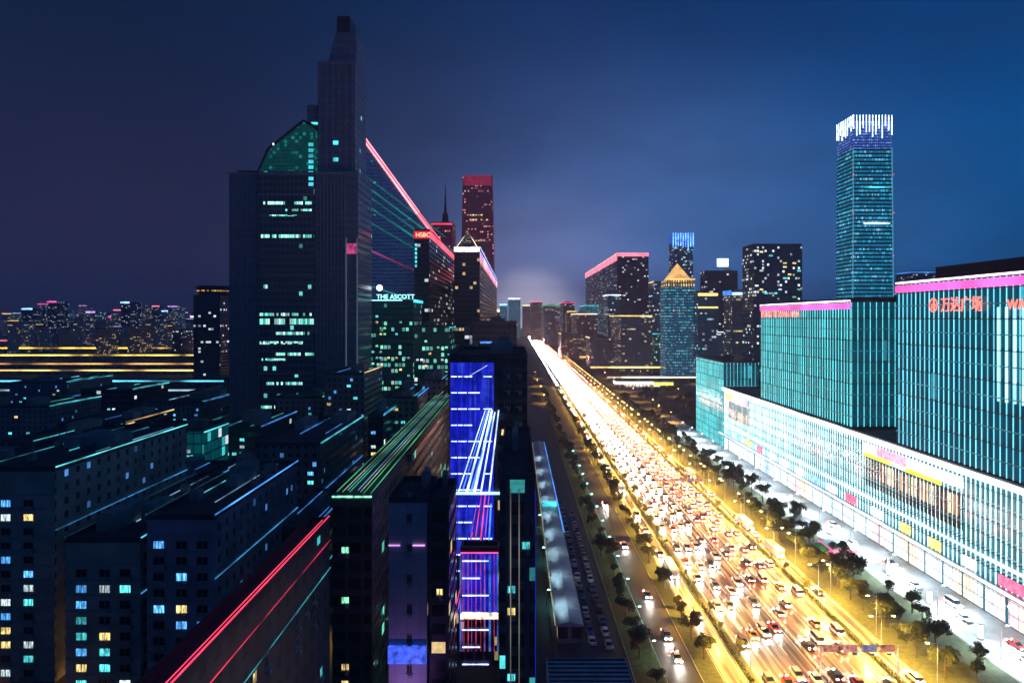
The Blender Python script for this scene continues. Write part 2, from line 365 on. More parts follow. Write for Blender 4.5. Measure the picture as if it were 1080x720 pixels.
def building(name, label, cat, x0, x1, y0, y1, z1, mat, group='buildings of the city', taper=None, plant=2, roofmat=None, z0=0):
    cx, cyy = (x0+x1)/2, (y0+y1)/2
    t = empty(name, (cx, cyy, z0)); tag(t, label, cat, group)
    hx, hy = (x1-x0)/2, (y1-y0)/2; h = z1 - z0
    if taper: MB().frus((-hx,hx,-hy,hy), 0, (-hx*taper,hx*taper,-hy*taper,hy*taper), h).build('wall', mat, t); tx, ty = hx*taper, hy*taper
    else: MB().box(-hx, hx, -hy, hy, 0, h).build('wall', mat, t); tx, ty = hx, hy
    p = MB(); w = min(.5, tx*.1); ph = 1.1
    p.box(-tx-.05, tx+.05, -ty-.05, -ty+w, h, h+ph).box(-tx-.05, tx+.05, ty-w, ty+.05, h, h+ph)
    p.box(-tx-.05, -tx+w, -ty+w, ty-w, h, h+ph).box(tx-w, tx+.05, -ty+w, ty-w, h, h+ph)
    p.box(-tx+w, tx-w, -ty+w, ty-w, h, h+.15)
    p.build('roof', roofmat or M['roof'], t)
    rr = random.Random(hash((round(x0*7), round(y0*3))) & 0xffff)
    for k in range(plant):
        bx = rr.uniform(-tx*.6, tx*.6); by = rr.uniform(-ty*.75, ty*.75); sx, sy = tx*rr.uniform(.15,.35), ty*rr.uniform(.12,.3); hh = rr.uniform(1.8, 4.5)
        if k > 1: sx, sy, hh = rr.uniform(.5,1.5), rr.uniform(.5,1.4), rr.uniform(.8,2.0); bx = rr.uniform(-tx*.8, tx*.8)
        q = MB().box(bx-sx, bx+sx, by-sy, by+sy, h+.15, h+.15+hh).box(bx-sx*.9, bx+sx*.9, by-sy*.9, by+sy*.9, h+.15+hh, h+.4+hh)
        q.cyl((bx+sx*.3, by, h+hh+.4), (bx+sx*.3, by, h+hh+2.2), .12)
        q.build('plant_room', M['conc'], t)
    t['_b'] = (-hx, hx, -hy, hy); ALLB.append(t)
    return t
def edge_light(t, side, z, mat, w=0.35, off=0.1, a0=None, a1=None, name='edge_light', hgt=None):
    x0, x1, y0, y1 = t['_b']; hgt = w if hgt is None else hgt
    if side == 'front': a0 = x0 if a0 is None else a0; a1 = x1 if a1 is None else a1; mb = MB().box(a0, a1, y0-off-w, y0-off, z, z+hgt)
    elif side == 'right': a0 = y0 if a0 is None else a0; a1 = y1 if a1 is None else a1; mb = MB().box(x1+off, x1+off+w, a0, a1, z, z+hgt)
    else: a0 = y0 if a0 is None else a0; a1 = y1 if a1 is None else a1; mb = MB().box(x0-off-w, x0-off, a0, a1, z, z+hgt)
    return mb.build(name, mat, t)
def rand_windows(t, face, n, kinds, z1, w=2.4, h=1.6, fl=3.2, cw=3.6, z0=6):
    x0, x1, y0, y1 = t['_b']; lo, hi = (x0, x1) if face == 'front' else (y0, y1)
    nc = max(1, int((hi-lo-1)/cw)); nr = max(1, int((z1-z0-2)/fl)); used = set()
    for _ in range(n):
        c, r = rnd.randrange(nc), rnd.randrange(nr)
        if (c, r) in used: continue
        used.add((c, r)); put_window(t, face, rnd.choice(kinds), lo+1.2+cw*(c+.5)-.5, z0+fl*r, w, h)
def text(name, body, size, loc, rot, mat, parent=None, ext=0.12, align='LEFT', sx=1.0):
    c = bpy.data.curves.new(name, 'FONT'); c.body = body; c.size = size; c.extrude = ext; c.offset = size*0.003; c.align_x = align
    c.materials.append(mat); tmp = bpy.data.objects.new('tmp', c); COL.objects.link(tmp); bpy.context.view_layer.update()
    me = bpy.data.meshes.new_from_object(tmp.evaluated_get(bpy.context.evaluated_depsgraph_get())); bpy.data.objects.remove(tmp)
    o = bpy.data.objects.new(name, me); COL.objects.link(o); o.location = loc; o.rotation_euler = rot; o.parent = parent
    o.scale = (sx, 1, 1)
    return o
ROT_W = (R(90), 0, R(-90))      # facing -X, read towards the viewer
ROT_F = (R(90), 0, 0)

# ---- right: the mall with vertical light fins
def wanda_glass(name, base, glow_, ch=4.2):
    return facade(name, (0.03,0.07,0.09), (0.008,0.03,0.04), 1.5, ch, 0.035, [(0.1,0.65,0.85),(0.3,0.85,1.0),(1.0,0.75,0.35)], 0.5, rowvar=.9,
                  my=(0.02,0.98), mz=(0.06,0.98), rough=0.12, room=glow_)
WG_T = wanda_glass('tower_glass', None, (0.0, 0.050, 0.090), 8.4)
WG_P = wanda_glass('podium_glass', None, (0.03, 0.20, 0.27))
def finmat(name, col, s): 
    m = newmat(name); g = G(m); t = g.add('ShaderNodeTexCoord'); p = g.add('ShaderNodeSeparateXYZ'); g.l.new(t.outputs['Object'], p.inputs[0])
    iu = g.math('FLOOR', g.math('DIVIDE', g.math('ADD', g.math('ADD', p.outputs[0], p.outputs[1]), 500.0), 1.5)); iv = g.math('FLOOR', g.math('DIVIDE', p.outputs[2], 8.4))
    c = g.add('ShaderNodeCombineXYZ'); g.put(c.inputs[0], iu); g.put(c.inputs[1], iv)
    w = g.add('ShaderNodeTexWhiteNoise', noise_dimensions='2D'); g.l.new(c.outputs[0], w.inputs['Vector'])
    st = g.math('MULTIPLY', g.math('ADD', 0.45, g.math('MULTIPLY', w.outputs['Value'], 0.55)), s)
    joint = g.math('LESS_THAN', g.math('FRACT', g.math('DIVIDE', p.outputs[2], 4.2)), 0.93)
    g.out((0.2,0.25,0.27), 0.4, 0.3, col, g.math('MULTIPLY', st, joint)); m.cycles.emission_sampling = 'NONE'; return m
FM_T = finmat('tower_fin', (0.16, 0.72, 0.90), 2.2)
FM_P = finmat('podium_fin', (0.55, 0.94, 1.0), 4.0)
FM_G = finmat('teal_fin', (0.12, 0.78, 0.80), 2.2)
def fins(t, face, z0, z1, sp, mat, w=.14, d=.4, a0=None, a1=None):
    x0, x1, y0, y1 = t['_b']; lo, hi = (x0, x1) if face == 'front' else (y0, y1)
    if a0 is not None: lo, hi = a0, a1
    mb = MB(); a = lo + .2
    while a < hi - .1:
        if face == 'front': mb.box(a, a+w, y0-d, y0, z0, z1)
        else: mb.box(x0-d, x0, a, a+w, z0, z1)
        a += sp
    return mb.build('light_fins', mat, t)
def bands(t, face, zs, mat, hgt=.25, off=.02):
    x0, x1, y0, y1 = t['_b']; mb = MB()
    for z in zs:
        if face == 'front': mb.box(x0, x1, y0-off-.3, y0-off, z, z+hgt)
        else: mb.box(x0-off-.3, x0-off, y0, y1, z, z+hgt)
    return mb.build('floor_bands', mat, t)
MALLG = 'glass blocks of the shopping complex'
BANDM = emis('floor_band_light', (0.15, 0.65, 0.75), 0.32, False, 0.7, 0.05)
pod = building('mall_podium', 'long low glass mall podium with white light fins and screens beside the plaza', 'shopping mall', 128, 176, 150, 421, 36.5, WG_P, MALLG, plant=0)
fins(pod, 'left', 9, 36, 2.0, FM_P, d=.26)
bands(pod, 'left', [13.2, 17.4, 21.6, 25.8, 30], emis('podium_band', (0.5,0.9,1.0), 0.35, False, 0.6, 0.05))
edge_light(pod, 'left', 35.6, emis('podium_streak', (0.86, 0.93, 1.0), 3.4, True, 0.5, 0.03), w=.9, off=.5, hgt=1.5, name='cornice_streak_light')  # cornice strip added where a white zoom streak crosses the podium
edge_light(pod, 'left', 14.6, emis('podium_line', (.75,.92,1), 2.2, False, .6, .04), w=.3, off=.45, hgt=.8, name='floor_light')
edge_light(pod, 'left', 9.2, emis('canopy_edge', (0.80, 0.93, 1.0), 3.0, True, 0.6, 0.04), w=.4, off=3.0, hgt=.7, name='canopy_light')
MB().box(-24-3.0, -24, -135.5, 135.5, 8.6, 9.15).build('canopy', M['steel'], pod)
# shop fronts under the canopy
shop_m = newmat('shopfront'); g = G(shop_m); t_ = g.add('ShaderNodeTexCoord'); p_ = g.add('ShaderNodeSeparateXYZ'); g.l.new(t_.outputs['Object'], p_.inputs[0])
cu = g.math('DIVIDE', g.math('ADD', p_.outputs[1], 500.0), 9.0); wn = g.add('ShaderNodeTexWhiteNoise', noise_dimensions='1D'); g.put(wn.inputs['W'], g.math('FLOOR', cu))
cc = g.ramp(wn.outputs['Value'], [(0.0,(0.8,0.92,1.0)),(0.45,(1.0,0.85,0.65)),(0.6,(0.7,0.9,1.0)),(0.8,(1.0,0.7,0.75)),(0.9,(0.5,0.7,1.0))], 'CONSTANT')
nz2 = g.noise(0.8, t_.outputs['Object'], 3)
fr_ = g.math('MULTIPLY', g.math('LESS_THAN', g.math('FRACT', g.math('DIVIDE', p_.outputs[1], 1.55)), .9), g.math('LESS_THAN', g.math('FRACT', g.math('DIVIDE', p_.outputs[2], 3.4)), .94))
g.out((0.1,0.1,0.1), 0.2, 0, cc, g.math('MULTIPLY', g.math('MULTIPLY', g.math('ADD', 0.25, g.math('MULTIPLY', nz2, 2.2)), 1.2), fr_))
for k in range(30):
    y = -134 + k*9.0
    MB().box(-24.25, -24.02, y, y+7.8, .4, 7.9).build('shopfront', shop_m, pod)
# sign boards above the shops
sbm = [emis('shop_sign_%d' % i, c, s, False, 0.4, 0.5) for i, (c, s) in enumerate([((1,.15,.3),1.6),((1,.9,.9),2.2),((.3,.6,1),1.6),((1,.75,.2),1.6),((.9,.95,1),2.6),((1,.45,.6),1.8)])]
for k in range(16):
    y = -130 + k*16.5 + rnd.uniform(0, 4)
    MB().box(-24.75, -24.03, y, y+rnd.uniform(5, 9), 9.6, 12.3).build('shop_sign', sbm[rnd.randrange(6)], pod)
# advertising screens: flat displays on the podium wall
def screen(y0, y1, z0, z1, cols, name='advertising_screen', s=2.0):
    m = newmat(name); g = G(m); t = g.add('ShaderNodeTexCoord'); p = g.add('ShaderNodeSeparateXYZ'); g.l.new(t.outputs['Object'], p.inputs[0])
    u = g.math('DIVIDE', g.math('SUBTRACT', y1, p.outputs[1]), y1-y0)
    c = g.ramp(u, [(i/len(cols), k) for i, k in enumerate(cols)], 'CONSTANT')
    wv = g.add('ShaderNodeTexWhiteNoise', noise_dimensions='2D'); cb = g.add('ShaderNodeCombineXYZ')
    g.put(cb.inputs[0], g.math('FLOOR', g.math('MULTIPLY', p.outputs[1], 1.3))); g.put(cb.inputs[1], g.math('FLOOR', g.math('MULTIPLY', p.outputs[2], 1.3))); g.l.new(cb.outputs[0], wv.inputs['Vector'])
    g.out((.02,.02,.02), .3, 0, c, g.math('MULTIPLY', g.math('ADD', 0.7, g.math('MULTIPLY', wv.outputs['Value'], 0.6)), s)); m.cycles.emission_sampling = 'NONE'
    MB().box(-25.1, -24.45, y0, y1, z0, z1).build(name, m, pod)
PY = pod.location.y
screen(375-PY, 415-PY, 31.0, 34.6, [(.85,.95,.02),(.9,1,.1),(.95,.95,1),(.35,.3,1),(.9,.9,1),(.2,.15,.9)])
screen(195-PY, 250-PY, 31.2, 34.4, [(.85,.9,1),(1,.25,.4),(1,.3,.45),(1,.85,.9),(.8,.75,1),(.95,.9,1)])
screen(205-PY, 250-PY, 29.8, 31.1, [(.8,.95,.02),(.85,.95,.05),(.5,.9,.7),(1,.95,.02),(.9,.95,.05)], s=1.6)
# warm interior behind the screen
MB().box(-24.2, -24.02, 376-PY, 412-PY, 20, 30.2).build('atrium_window', facade('atrium_warm', (.02,.03,.03), (.02,.02,.02), 2.2, 9, .5, [(1,.55,.18),(1,.75,.3),(.5,.5,.3)], .8, rowvar=0.2), pod)
MB().box(-24.2, -24.02, 196-PY, 250-PY, 19, 29.2).build('atrium_window', facade('atrium_warm_low', (.05,.06,.06), (.04,.04,.03), 1.6, 10, .6, [(1,.65,.28),(1,.85,.5),(.5,.6,.5)], .8, rowvar=0.2), pod)

def tower(label, x0, x1, y0, y1, z1, z0=37.8, fm=FM_T, sp=2.4, plant=2):
    t = building('mall_tower', label, 'office tower', x0, x1, y0, y1, z1, WG_T, MALLG, plant=plant, z0=z0)
    fins(t, 'left', 0.1, z1-z0, sp, fm, d=.22); fins(t, 'front', 0.1, z1-z0, sp, fm, d=.22)
    bands(t, 'left', [k*8.4+4 for k in range(int((z1-z0)/8.4))], BANDM); bands(t, 'front', [k*8.4+4 for k in range(int((z1-z0)/8.4))], BANDM)
    return t
t1 = tower('nearest glass office tower of the complex, red sign under an added magenta streak strip', 128.6, 170, 150, 231, 91.0)
t2 = tower('middle glass office tower of the complex, behind the nearest one along the avenue', 129.2, 168, 264, 361, 86.0, fm=FM_G)
t3 = tower('low teal glass end block of the complex, farthest along the avenue', 128, 150, 424, 486, 52, z0=0, fm=FM_G, plant=1, sp=2.2)
for t, zt in ((t1, 91-37.8), (t2, 86-37.8)):
    edge_light(t, 'left', zt-2.6, E['led_magenta'], w=.5, hgt=2.3, name='roof_streak_light')  # magenta strip added in place of the sign's zoom streak
    edge_light(t, 'left', zt+.3, emis('roof_white', (1,.85,.95), 3.0, False, .5, .04), w=.35, hgt=.55, name='roof_streak_light')
fins(t1, 'left', 20, 45, 3.0, finmat('bright_fin', (.35,.85,1.0), 3.0), w=.25, d=.6, a0=-36, a1=-8)
MB().box(-14, 12, -20, 30, 53.4, 58.5).build('plant_room', M['dark'], t1)
for (a, b) in ((-5, -5), (9, 15)):
    MB().cyl((a, b, 54), (a, b, 66), .18, .06).build('antenna', M['steel'], t1)
def wsign(y, z, size, t, ch='万达广场', en='WANDA PLAZA', gap=11, en_y=None, enm=None):
    xl = t['_b'][0] - 1.1; oy = t.location.y; oz = t.location.z
    # round emblem: ring with an inner mark
    mb = MB(); r = size*.48; n = 24
    for i in range(n):
        a, b = 2*math.pi*i/n, 2*math.pi*(i+1)/n
        mb.quad([(0, math.cos(a)*r, math.sin(a)*r), (0, math.cos(b)*r, math.sin(b)*r), (0, math.cos(b)*r*.74, math.sin(b)*r*.74), (0, math.cos(a)*r*.74, math.sin(a)*r*.74)])
    mb.box(-.02,.1,-r*.45,r*.45,-r*.5,-r*.25).box(-.02,.1,-r*.10,r*.10,-r*.25,r*.55).box(-.02,.1,-r*.45,-r*.3,-r*.25,r*.2).box(-.02,.1,r*.3,r*.45,-r*.25,r*.2)
    mb.build('sign_emblem', E['sign_red'], t, (xl, y-oy, z-oz+size*.36))
    text('sign_lettering', ch, size, (xl, y-oy-size*.8, z-oz), ROT_W, E['sign_red'], t)
    if en: text('sign_lettering', en, size*.8, (xl, en_y-oy, z-oz), ROT_W, E['sign_red'], t)
wsign(209, 82.2, 4.6, t1, en_y=177.5)
wsign(360-4, 80.5, 4.2, t2, en_y=334)

# ---- right: the tallest tower
def big_tower():
    d0 = 700.0; xa, xb = WX(899, d0), WX(943, d0); h = WZ(121, d0); dep = 38
    cx, cyv = (xa+xb)/2, d0+dep/2; t = empty('skyscraper', (cx, cyv, 0)); tag(t, 'tallest glass skyscraper on the right with tapering body and glowing white crown', 'skyscraper', 'buildings of the city')
    hx, hy = (xb-xa)/2, dep/2; hb = h*0.88
    m = facade('skyscraper_glass', (0.03,0.10,0.13), (0.01,0.05,0.07), 1.5, 4.0, 0.32, [(0.08,0.6,0.95),(0.03,0.45,0.8),(0.45,0.9,1.0),(0.2,0.75,0.95)], 0.65, my=(0.08,0.92), mz=(0.3,0.85), room=(0.006,0.19,0.34), rowvar=0.8)
    MB().frus((-hx,hx,-hy,hy), 0, (-hx*.93,hx*.93,-hy*.93,hy*.93), hb).build('wall', m, t)
    # crown: ring of vertical light blades of uneven height
    crown = emis('crown_light', (0.42, 0.60, 1.0), 2.0, False, 0.6, 0.12); blade = emis('crown_blade', (0.7, 0.85, 1.0), 4.0, False, 0.5, 0.2)
    cm = facade('crown_glass', (0.1,0.2,0.5), (0.05,0.12,0.3), 2.0, 3.0, 0.5, [(0.3,0.5,1.0),(0.1,0.3,1.0)], 0.5, room=(0.05,0.14,0.55))
    MB().frus((-hx*.93,hx*.93,-hy*.93,hy*.93), hb+.1, (-hx*.92,hx*.92,-hy*.92,hy*.92), h-6).build('crown', cm, t)
    mb = MB(); n = 13
    for i in range(n):
        x = -hx*.92 + i*(hx*1.84)/(n-1); z0 = h-6-rnd.uniform(4, 18)
        mb.box(x-.35, x+.35, -hy*.93-.5, -hy*.93-.1, z0, h)
    for i in range(10):
        y = -hy*.92 + i*(hy*1.84)/9; z0 = h-6-rnd.uniform(4, 16)
        mb.box(-hx*.93-.5, -hx*.93-.1, y-.35, y+.35, z0, h)
    mb.build('crown_blades', blade, t)
    MB().box(-hx*.9, hx*.9, -hy*.9, hy*.9, h-6.5, h-5.9).build('roof', M['steel'], t)
    for z in (h-62, h-101, h-145):
        for s in (-1, 1): MB().box(s*hx*.97-.6, s*hx*.97+.6, -hy-.8, -hy-.1, z, z+.9).build('warning_light', E['led_red'], t)
    # lit mechanical floors
    for z, mm in ((h-75, E['led_cyan']), (h-112, E['led_white']), (90, E['led_cyan']), (62, E['led_cyan'])):
        MB().box(-hx*.45, hx*.8, -hy-.5, -hy+.3, z, z+1.2).build('lit_floor', mm, t)
    # corner fins
    for s in (-1, 1): MB().frus((s*hx-.4, s*hx+.4, -hy-.5, -hy), 0, (s*hx*.93-.4, s*hx*.93+.4, -hy*.93-.5, -hy*.93), hb).build('corner_fin', emis('corner_fin_light', (0.2,0.7,0.9), 0.5, False), t)
big_tower()

def ptower(name, label, px0, px1, pytop, d, dep, mat, cat='tower block', **k):
    x0, x1 = WX(px0, d), WX(px1, d)
    return building(name, label, cat, x0, x1, d, d+dep, WZ(pytop, d), mat, **k)
F_blue = facade('blue_glass_far', (0.02,0.05,0.09), (0.01,0.03,0.06), 3, 3.8, 0.13, [WH, CY, (0.3,0.7,1.0), WM], 0.9, my=(0.03,0.97), rowvar=0.95, room=(0.002,0.02,0.045))
F_cyan = facade('cyan_glass_far', (0.03,0.1,0.14), (0.02,0.06,0.09), 2.5, 3.8, 0.4, [(0.2,0.7,1.0), CY, WH], 0.45, room=(0.01,0.12,0.2), rowvar=0.4, seed=3)
F_dark = facade('dark_tower', (0.02,0.03,0.05), (0.01,0.015,0.03), 3, 3.8, 0.07, [WH, CY, WM, (0.6,1,0.7)], 1.0, my=(0.03,0.97), rowvar=0.95, seed=5)
F_mix = facade('mixed_tower', (0.05,0.06,0.07), (0.01,0.02,0.03), 3.2, 3.6, 0.12, [WM, WH, CY, WM, (1,.85,.6)], 0.8, seed=8, my=(0.03,0.97), rowvar=.95, room=(.01,.018,.035))
F_teal = facade('teal_office', (0.02,0.06,0.06), (0.01,0.03,0.03), 2.4, 3.9, 0.20, [(0.25,0.95,0.7), WH, CY, (0.9,1,0.6)], 0.9, seed=11, rowvar=0.9, room=(0.0,0.012,0.014))
F_red = facade('red_lit_tower', (0.14,0.03,0.05), (0.05,0.01,0.02), 2.6, 4.0, 0.12, [(1,.35,.3),(1,.7,.5),(1,.15,.25),(1,.9,.7)], 0.8, seed=14, room=(0.05,0.008,0.022), rowvar=0.9)
F_brick = facade('warm_tower', (0.10,0.08,0.07), (0.02,0.02,0.02), 3, 3.4, 0.13, [WM, (1,.8,.5), WH], 0.7, seed=17, my=(0.03,0.97), rowvar=.95, room=(.02,.015,.02))

# blue crowned tower
t = ptower('crowned_tower', 'slim distant tower with blue glowing crown left of the tallest one', 710, 731, 256, 1400, 40, F_blue, 'skyscraper', plant=0)
b = t['_b']; z = WZ(256, 1400)
cr = MB()
for i in range(9): x = b[0] + (b[1]-b[0])*i/8; cr.box(x-1.1, x+1.1, b[2]-1.5, b[2]-.1, z-14+rnd.uniform(0,8), z+20)
cr.build('crown_blades', emis('blue_crown_blade', (0.12, 0.35, 1.0), 3.0, False, .5, .1), t)
MB().box(b[0], b[1], b[2], b[3], z+1.3, z+19).build('crown', emis('blue_crown', (0.03, 0.14, 0.9), 0.8, False, .3, .05), t)
# golden pyramid roofed tower
t = ptower('pyramid_roof_tower', 'pale blue lit tower with golden pyramid roof', 702, 733, 303, 900, 34, F_cyan, 'tower', plant=0)
b = t['_b']; z = WZ(303, 900); hx = b[1]
MB().frus((-hx,hx,b[2],b[3]), z+1.2, (-hx*.9,hx*.9,b[2]*.9,b[3]*.9), z+10).build('gallery', facade('gold_gallery', (.35,.22,.08), (.1,.06,.02), 3.3, 9, 1.0, [(1,.7,.3),(1,.8,.45)], 1.3, my=(.3,.7), mz=(.1,.9), rowvar=0), t)
MB().frus((-hx*.8,hx*.8,b[2]*.8,b[3]*.8), z+10.1, (-.5,.5,-.5,.5), WZ(277, 900)).build('pyramid_roof', emis('gold_roof', (1.0,.55,.18), 1.1, False, .3, .1), t)
edge_light(t, 'front', z+10.2, E['led_gold'], w=.9, name='edge_light')
t = ptower('tower_block', 'blue tower block with two golden roof bands right of the pyramid roof', 736, 757, 310, 880, 30, F_blue, group='buildings of the city')
edge_light(t, 'front', WZ(312, 880), E['led_gold'], w=1.2, off=.2, hgt=3.5); edge_light(t, 'front', WZ(325, 880), E['led_gold'], w=1.0, off=.2, hgt=2.0)
t = ptower('tower_block', 'block with blue and white lit roof strip left of the magenta sign', 772, 799, 309, 860, 34, F_mix)
edge_light(t, 'front', WZ(311, 860), E['led_ltblue'], w=1.2, off=.2, hgt=3.2); edge_light(t, 'left', WZ(311,860), E['led_blue'], w=1, off=.2, hgt=6)
t = ptower('office_tower', 'broad dark office tower with rows of pale lit windows left of the tallest', 795, 846, 258, 800, 40, facade('broad_dark', (0.015,0.03,0.06), (0.005,0.02,0.045), 3, 4.0, 0.10, [WH, (0.6,1,.8), WM, CY], 1.3, seed=22, rowvar=.95, room=(0,.006,.016)), 'office tower')
rand_windows(t, 'front', 26, ['white','cyan','green','warm'], WZ(258,800), 4.5, 2.2, 4.4, 5.5, 90)
t = ptower('office_tower', 'dark tower carrying a small white roof sign between pyramid roof and broad office tower', 744, 778, 286, 1050, 30, F_dark, 'office tower')
MB().box(-7, 10, -16.5, -15.2, WZ(277,1050)-6, WZ(270,1050)-4).build('roof_sign', E['sign_white'], t)
MB().box(-6, -5, -15.1, -14.6, WZ(286,1050)+1, WZ(275,1050)).box(7, 8, -15.1, -14.6, WZ(286,1050)+1, WZ(275,1050)).build('sign_bracket', M['steel'], t)
# long slabs added so zoom streaks can run as roof light bands
t = ptower('streak_slab', 'added long dark slab with a rose red zoom streak as its roof band', 651, 684, 268, 1220, 560, F_dark, 'slab building')
z = WZ(268, 1220)
edge_light(t, 'left', z-11, E['led_pinkred'], w=.9, hgt=12, name='light_band'); edge_light(t, 'front', z-4, E['led_pinkred'], w=.8, hgt=6.5, name='light_band')
edge_light(t, 'left', z+1.4, E['led_warm'], w=.5, hgt=.6)
t = ptower('streak_slab', 'slab with an added golden streak line along its long roof edge', 690, 704, 297, 1210, 260, F_blue, 'slab building')
edge_light(t, 'left', WZ(297,1210)-.8, E['led_gold'], w=.6, hgt=1.8); 
t = ptower('streak_slab', 'low dark slab with an added blue streak line along its roof', 688, 735, 312, 1215, 120, F_dark, 'slab building')
edge_light(t, 'left', WZ(312,1215)-.5, E['led_ltblue'], w=.5, hgt=.8)
lib = [('F_mix',F_mix),('F_blue',F_blue),('F_brick',F_brick),('F_cyan',F_cyan),('F_dark',F_dark),('F_teal',F_teal)]
rightmid = [ # px0 px1 top d dep mat edge colour, label
 (560,572,318,2400,200,F_brick,'led_pinkred','small far block with added rose red roof light right of the avenue vanishing point'),
 (574,592,322,2000,240,F_mix,'led_green','far block with added pale green roof light beside the rose lit one'),
 (594,606,319,1700,140,F_dark,'led_red','far dark block with an added red roof light'),
 (608,630,331,1300,120,F_brick,'led_warm','mid-rise block with added warm white roof light and warm windows'),
 (618,640,322,1500,160,F_cyan,'led_cyan','cyan glass block with added pale roof strip behind the warm mid-rise'),
 (641,655,311,1150,60,F_blue,'led_white','blue glass block with added white roof strip left of the rose banded slab'),
 (655,688,333,1010,120,F_mix,'led_gold','mid-rise office block with an added golden roof line below the rose banded slab'),
 (690,716,352,1005,80,F_teal,'led_cyan','teal office block with an added cyan roof line below the pyramid roof tower'),
 (757,772,296,1120,40,F_blue,'led_cyan','narrow blue tower with a row of tiny roof lights'),
 (846,868,333,820,60,F_blue,'led_cyan','blue block just left of the tallest tower foot'),
 (868,884,352,560,40,F_cyan,'led_white','low cyan block at the tallest tower foot'),
 (735,770,350,1010,60,F_blue,'led_white','blue block with an added white roof line above the teal end block'),
 (842,862,318,1500,60,F_dark,'led_blue','dark distant block right of the broad office tower'),
 (948,1000,310,900,50,F_dark,'led_cyan','dark block behind the nearest glass tower'),
 (963,1010,287,1300,60,F_dark,'led_blue','distant dark tower with tiny lights right of the tallest'),
]
for px0,px1,ty,d,dep,mt,em,lb in rightmid:
    t = ptower('city_block', lb, px0, px1, ty, d, dep, mt, 'building')
    zz = WZ(ty, d); k = d/1000
    edge_light(t, 'left', zz-.6*k, E[em], w=.5*k+.2, hgt=1.0*k+.3); edge_light(t, 'front', zz-.8*k, E[em], w=.5*k+.2, hgt=1.2*k+.2)  # roof edge strips added so the blocks form lines towards the vanishing point
    MB().cyl((0,0,zz), (0,0,zz+8*k+3), .3*k+.1, .1).build('antenna', M['steel'], t)
for px0,px1,ty,d,dep,mt,em,lb in [
 (505,531,352,640,120,F_dark,'led_cyan','dark mid-rise behind the boxy block, left of the avenue'),
 (530,540,349,900,200,F_mix,'led_warm','long mid-rise lining the left side of the avenue far up'),
 (538,545,343,1500,400,F_brick,'led_gold','last long block lining the left side of the avenue'),
 (592,618,352,1300,90,F_brick,'led_gold','warm low block just right of the avenue beyond the ring road'),
 (622,648,356,1100,60,F_mix,'led_warm','low block behind the golden elevated road near the avenue')]:
    t = ptower('city_block', lb, px0, px1, ty, d, dep, mt, 'building')
    edge_light(t, 'right' if px0 < 545 else 'left', WZ(ty,d)-.8, E[em], w=.6, hgt=1.2)  # added roof strip, another converging line beside the avenue
# petrol station with white and yellow canopy
t = empty('petrol_station', (WX(680,770), 770, 0)); tag(t, 'petrol station with glowing white and yellow canopy beyond the trees right of the avenue', 'petrol station')
MB().box(-34, 30, -9, 9, 6.2, 8.0).build('canopy', M['white'], t)
MB().box(-34, 8, -9.4, -9.05, 6.0, 8.8).build('canopy_fascia', emis('fascia_white', (.9,.97,1), 3.5, True, .3), t)
MB().box(8.1, 30, -9.4, -9.05, 4.8, 8.0).build('canopy_fascia', emis('fascia_yellow', (1,.85,.08), 3.0, True, .3), t)
MB().box(-34.4, -34.05, -9, 9, 6.0, 8.8).build('canopy_fascia', E['sign_white'], t)
for x in (-28, -8, 8, 25): MB().box(x-.4, x+.4, -.4, .4, 0, 6.2).build('column', M['white'], t)
MB().box(-20, 20, 11, 20, 0, 5).build('kiosk', facade('kiosk', (.5,.5,.5), (.1,.1,.1), 4, 5, 1, [(1,.9,.7)], 1.5), t)

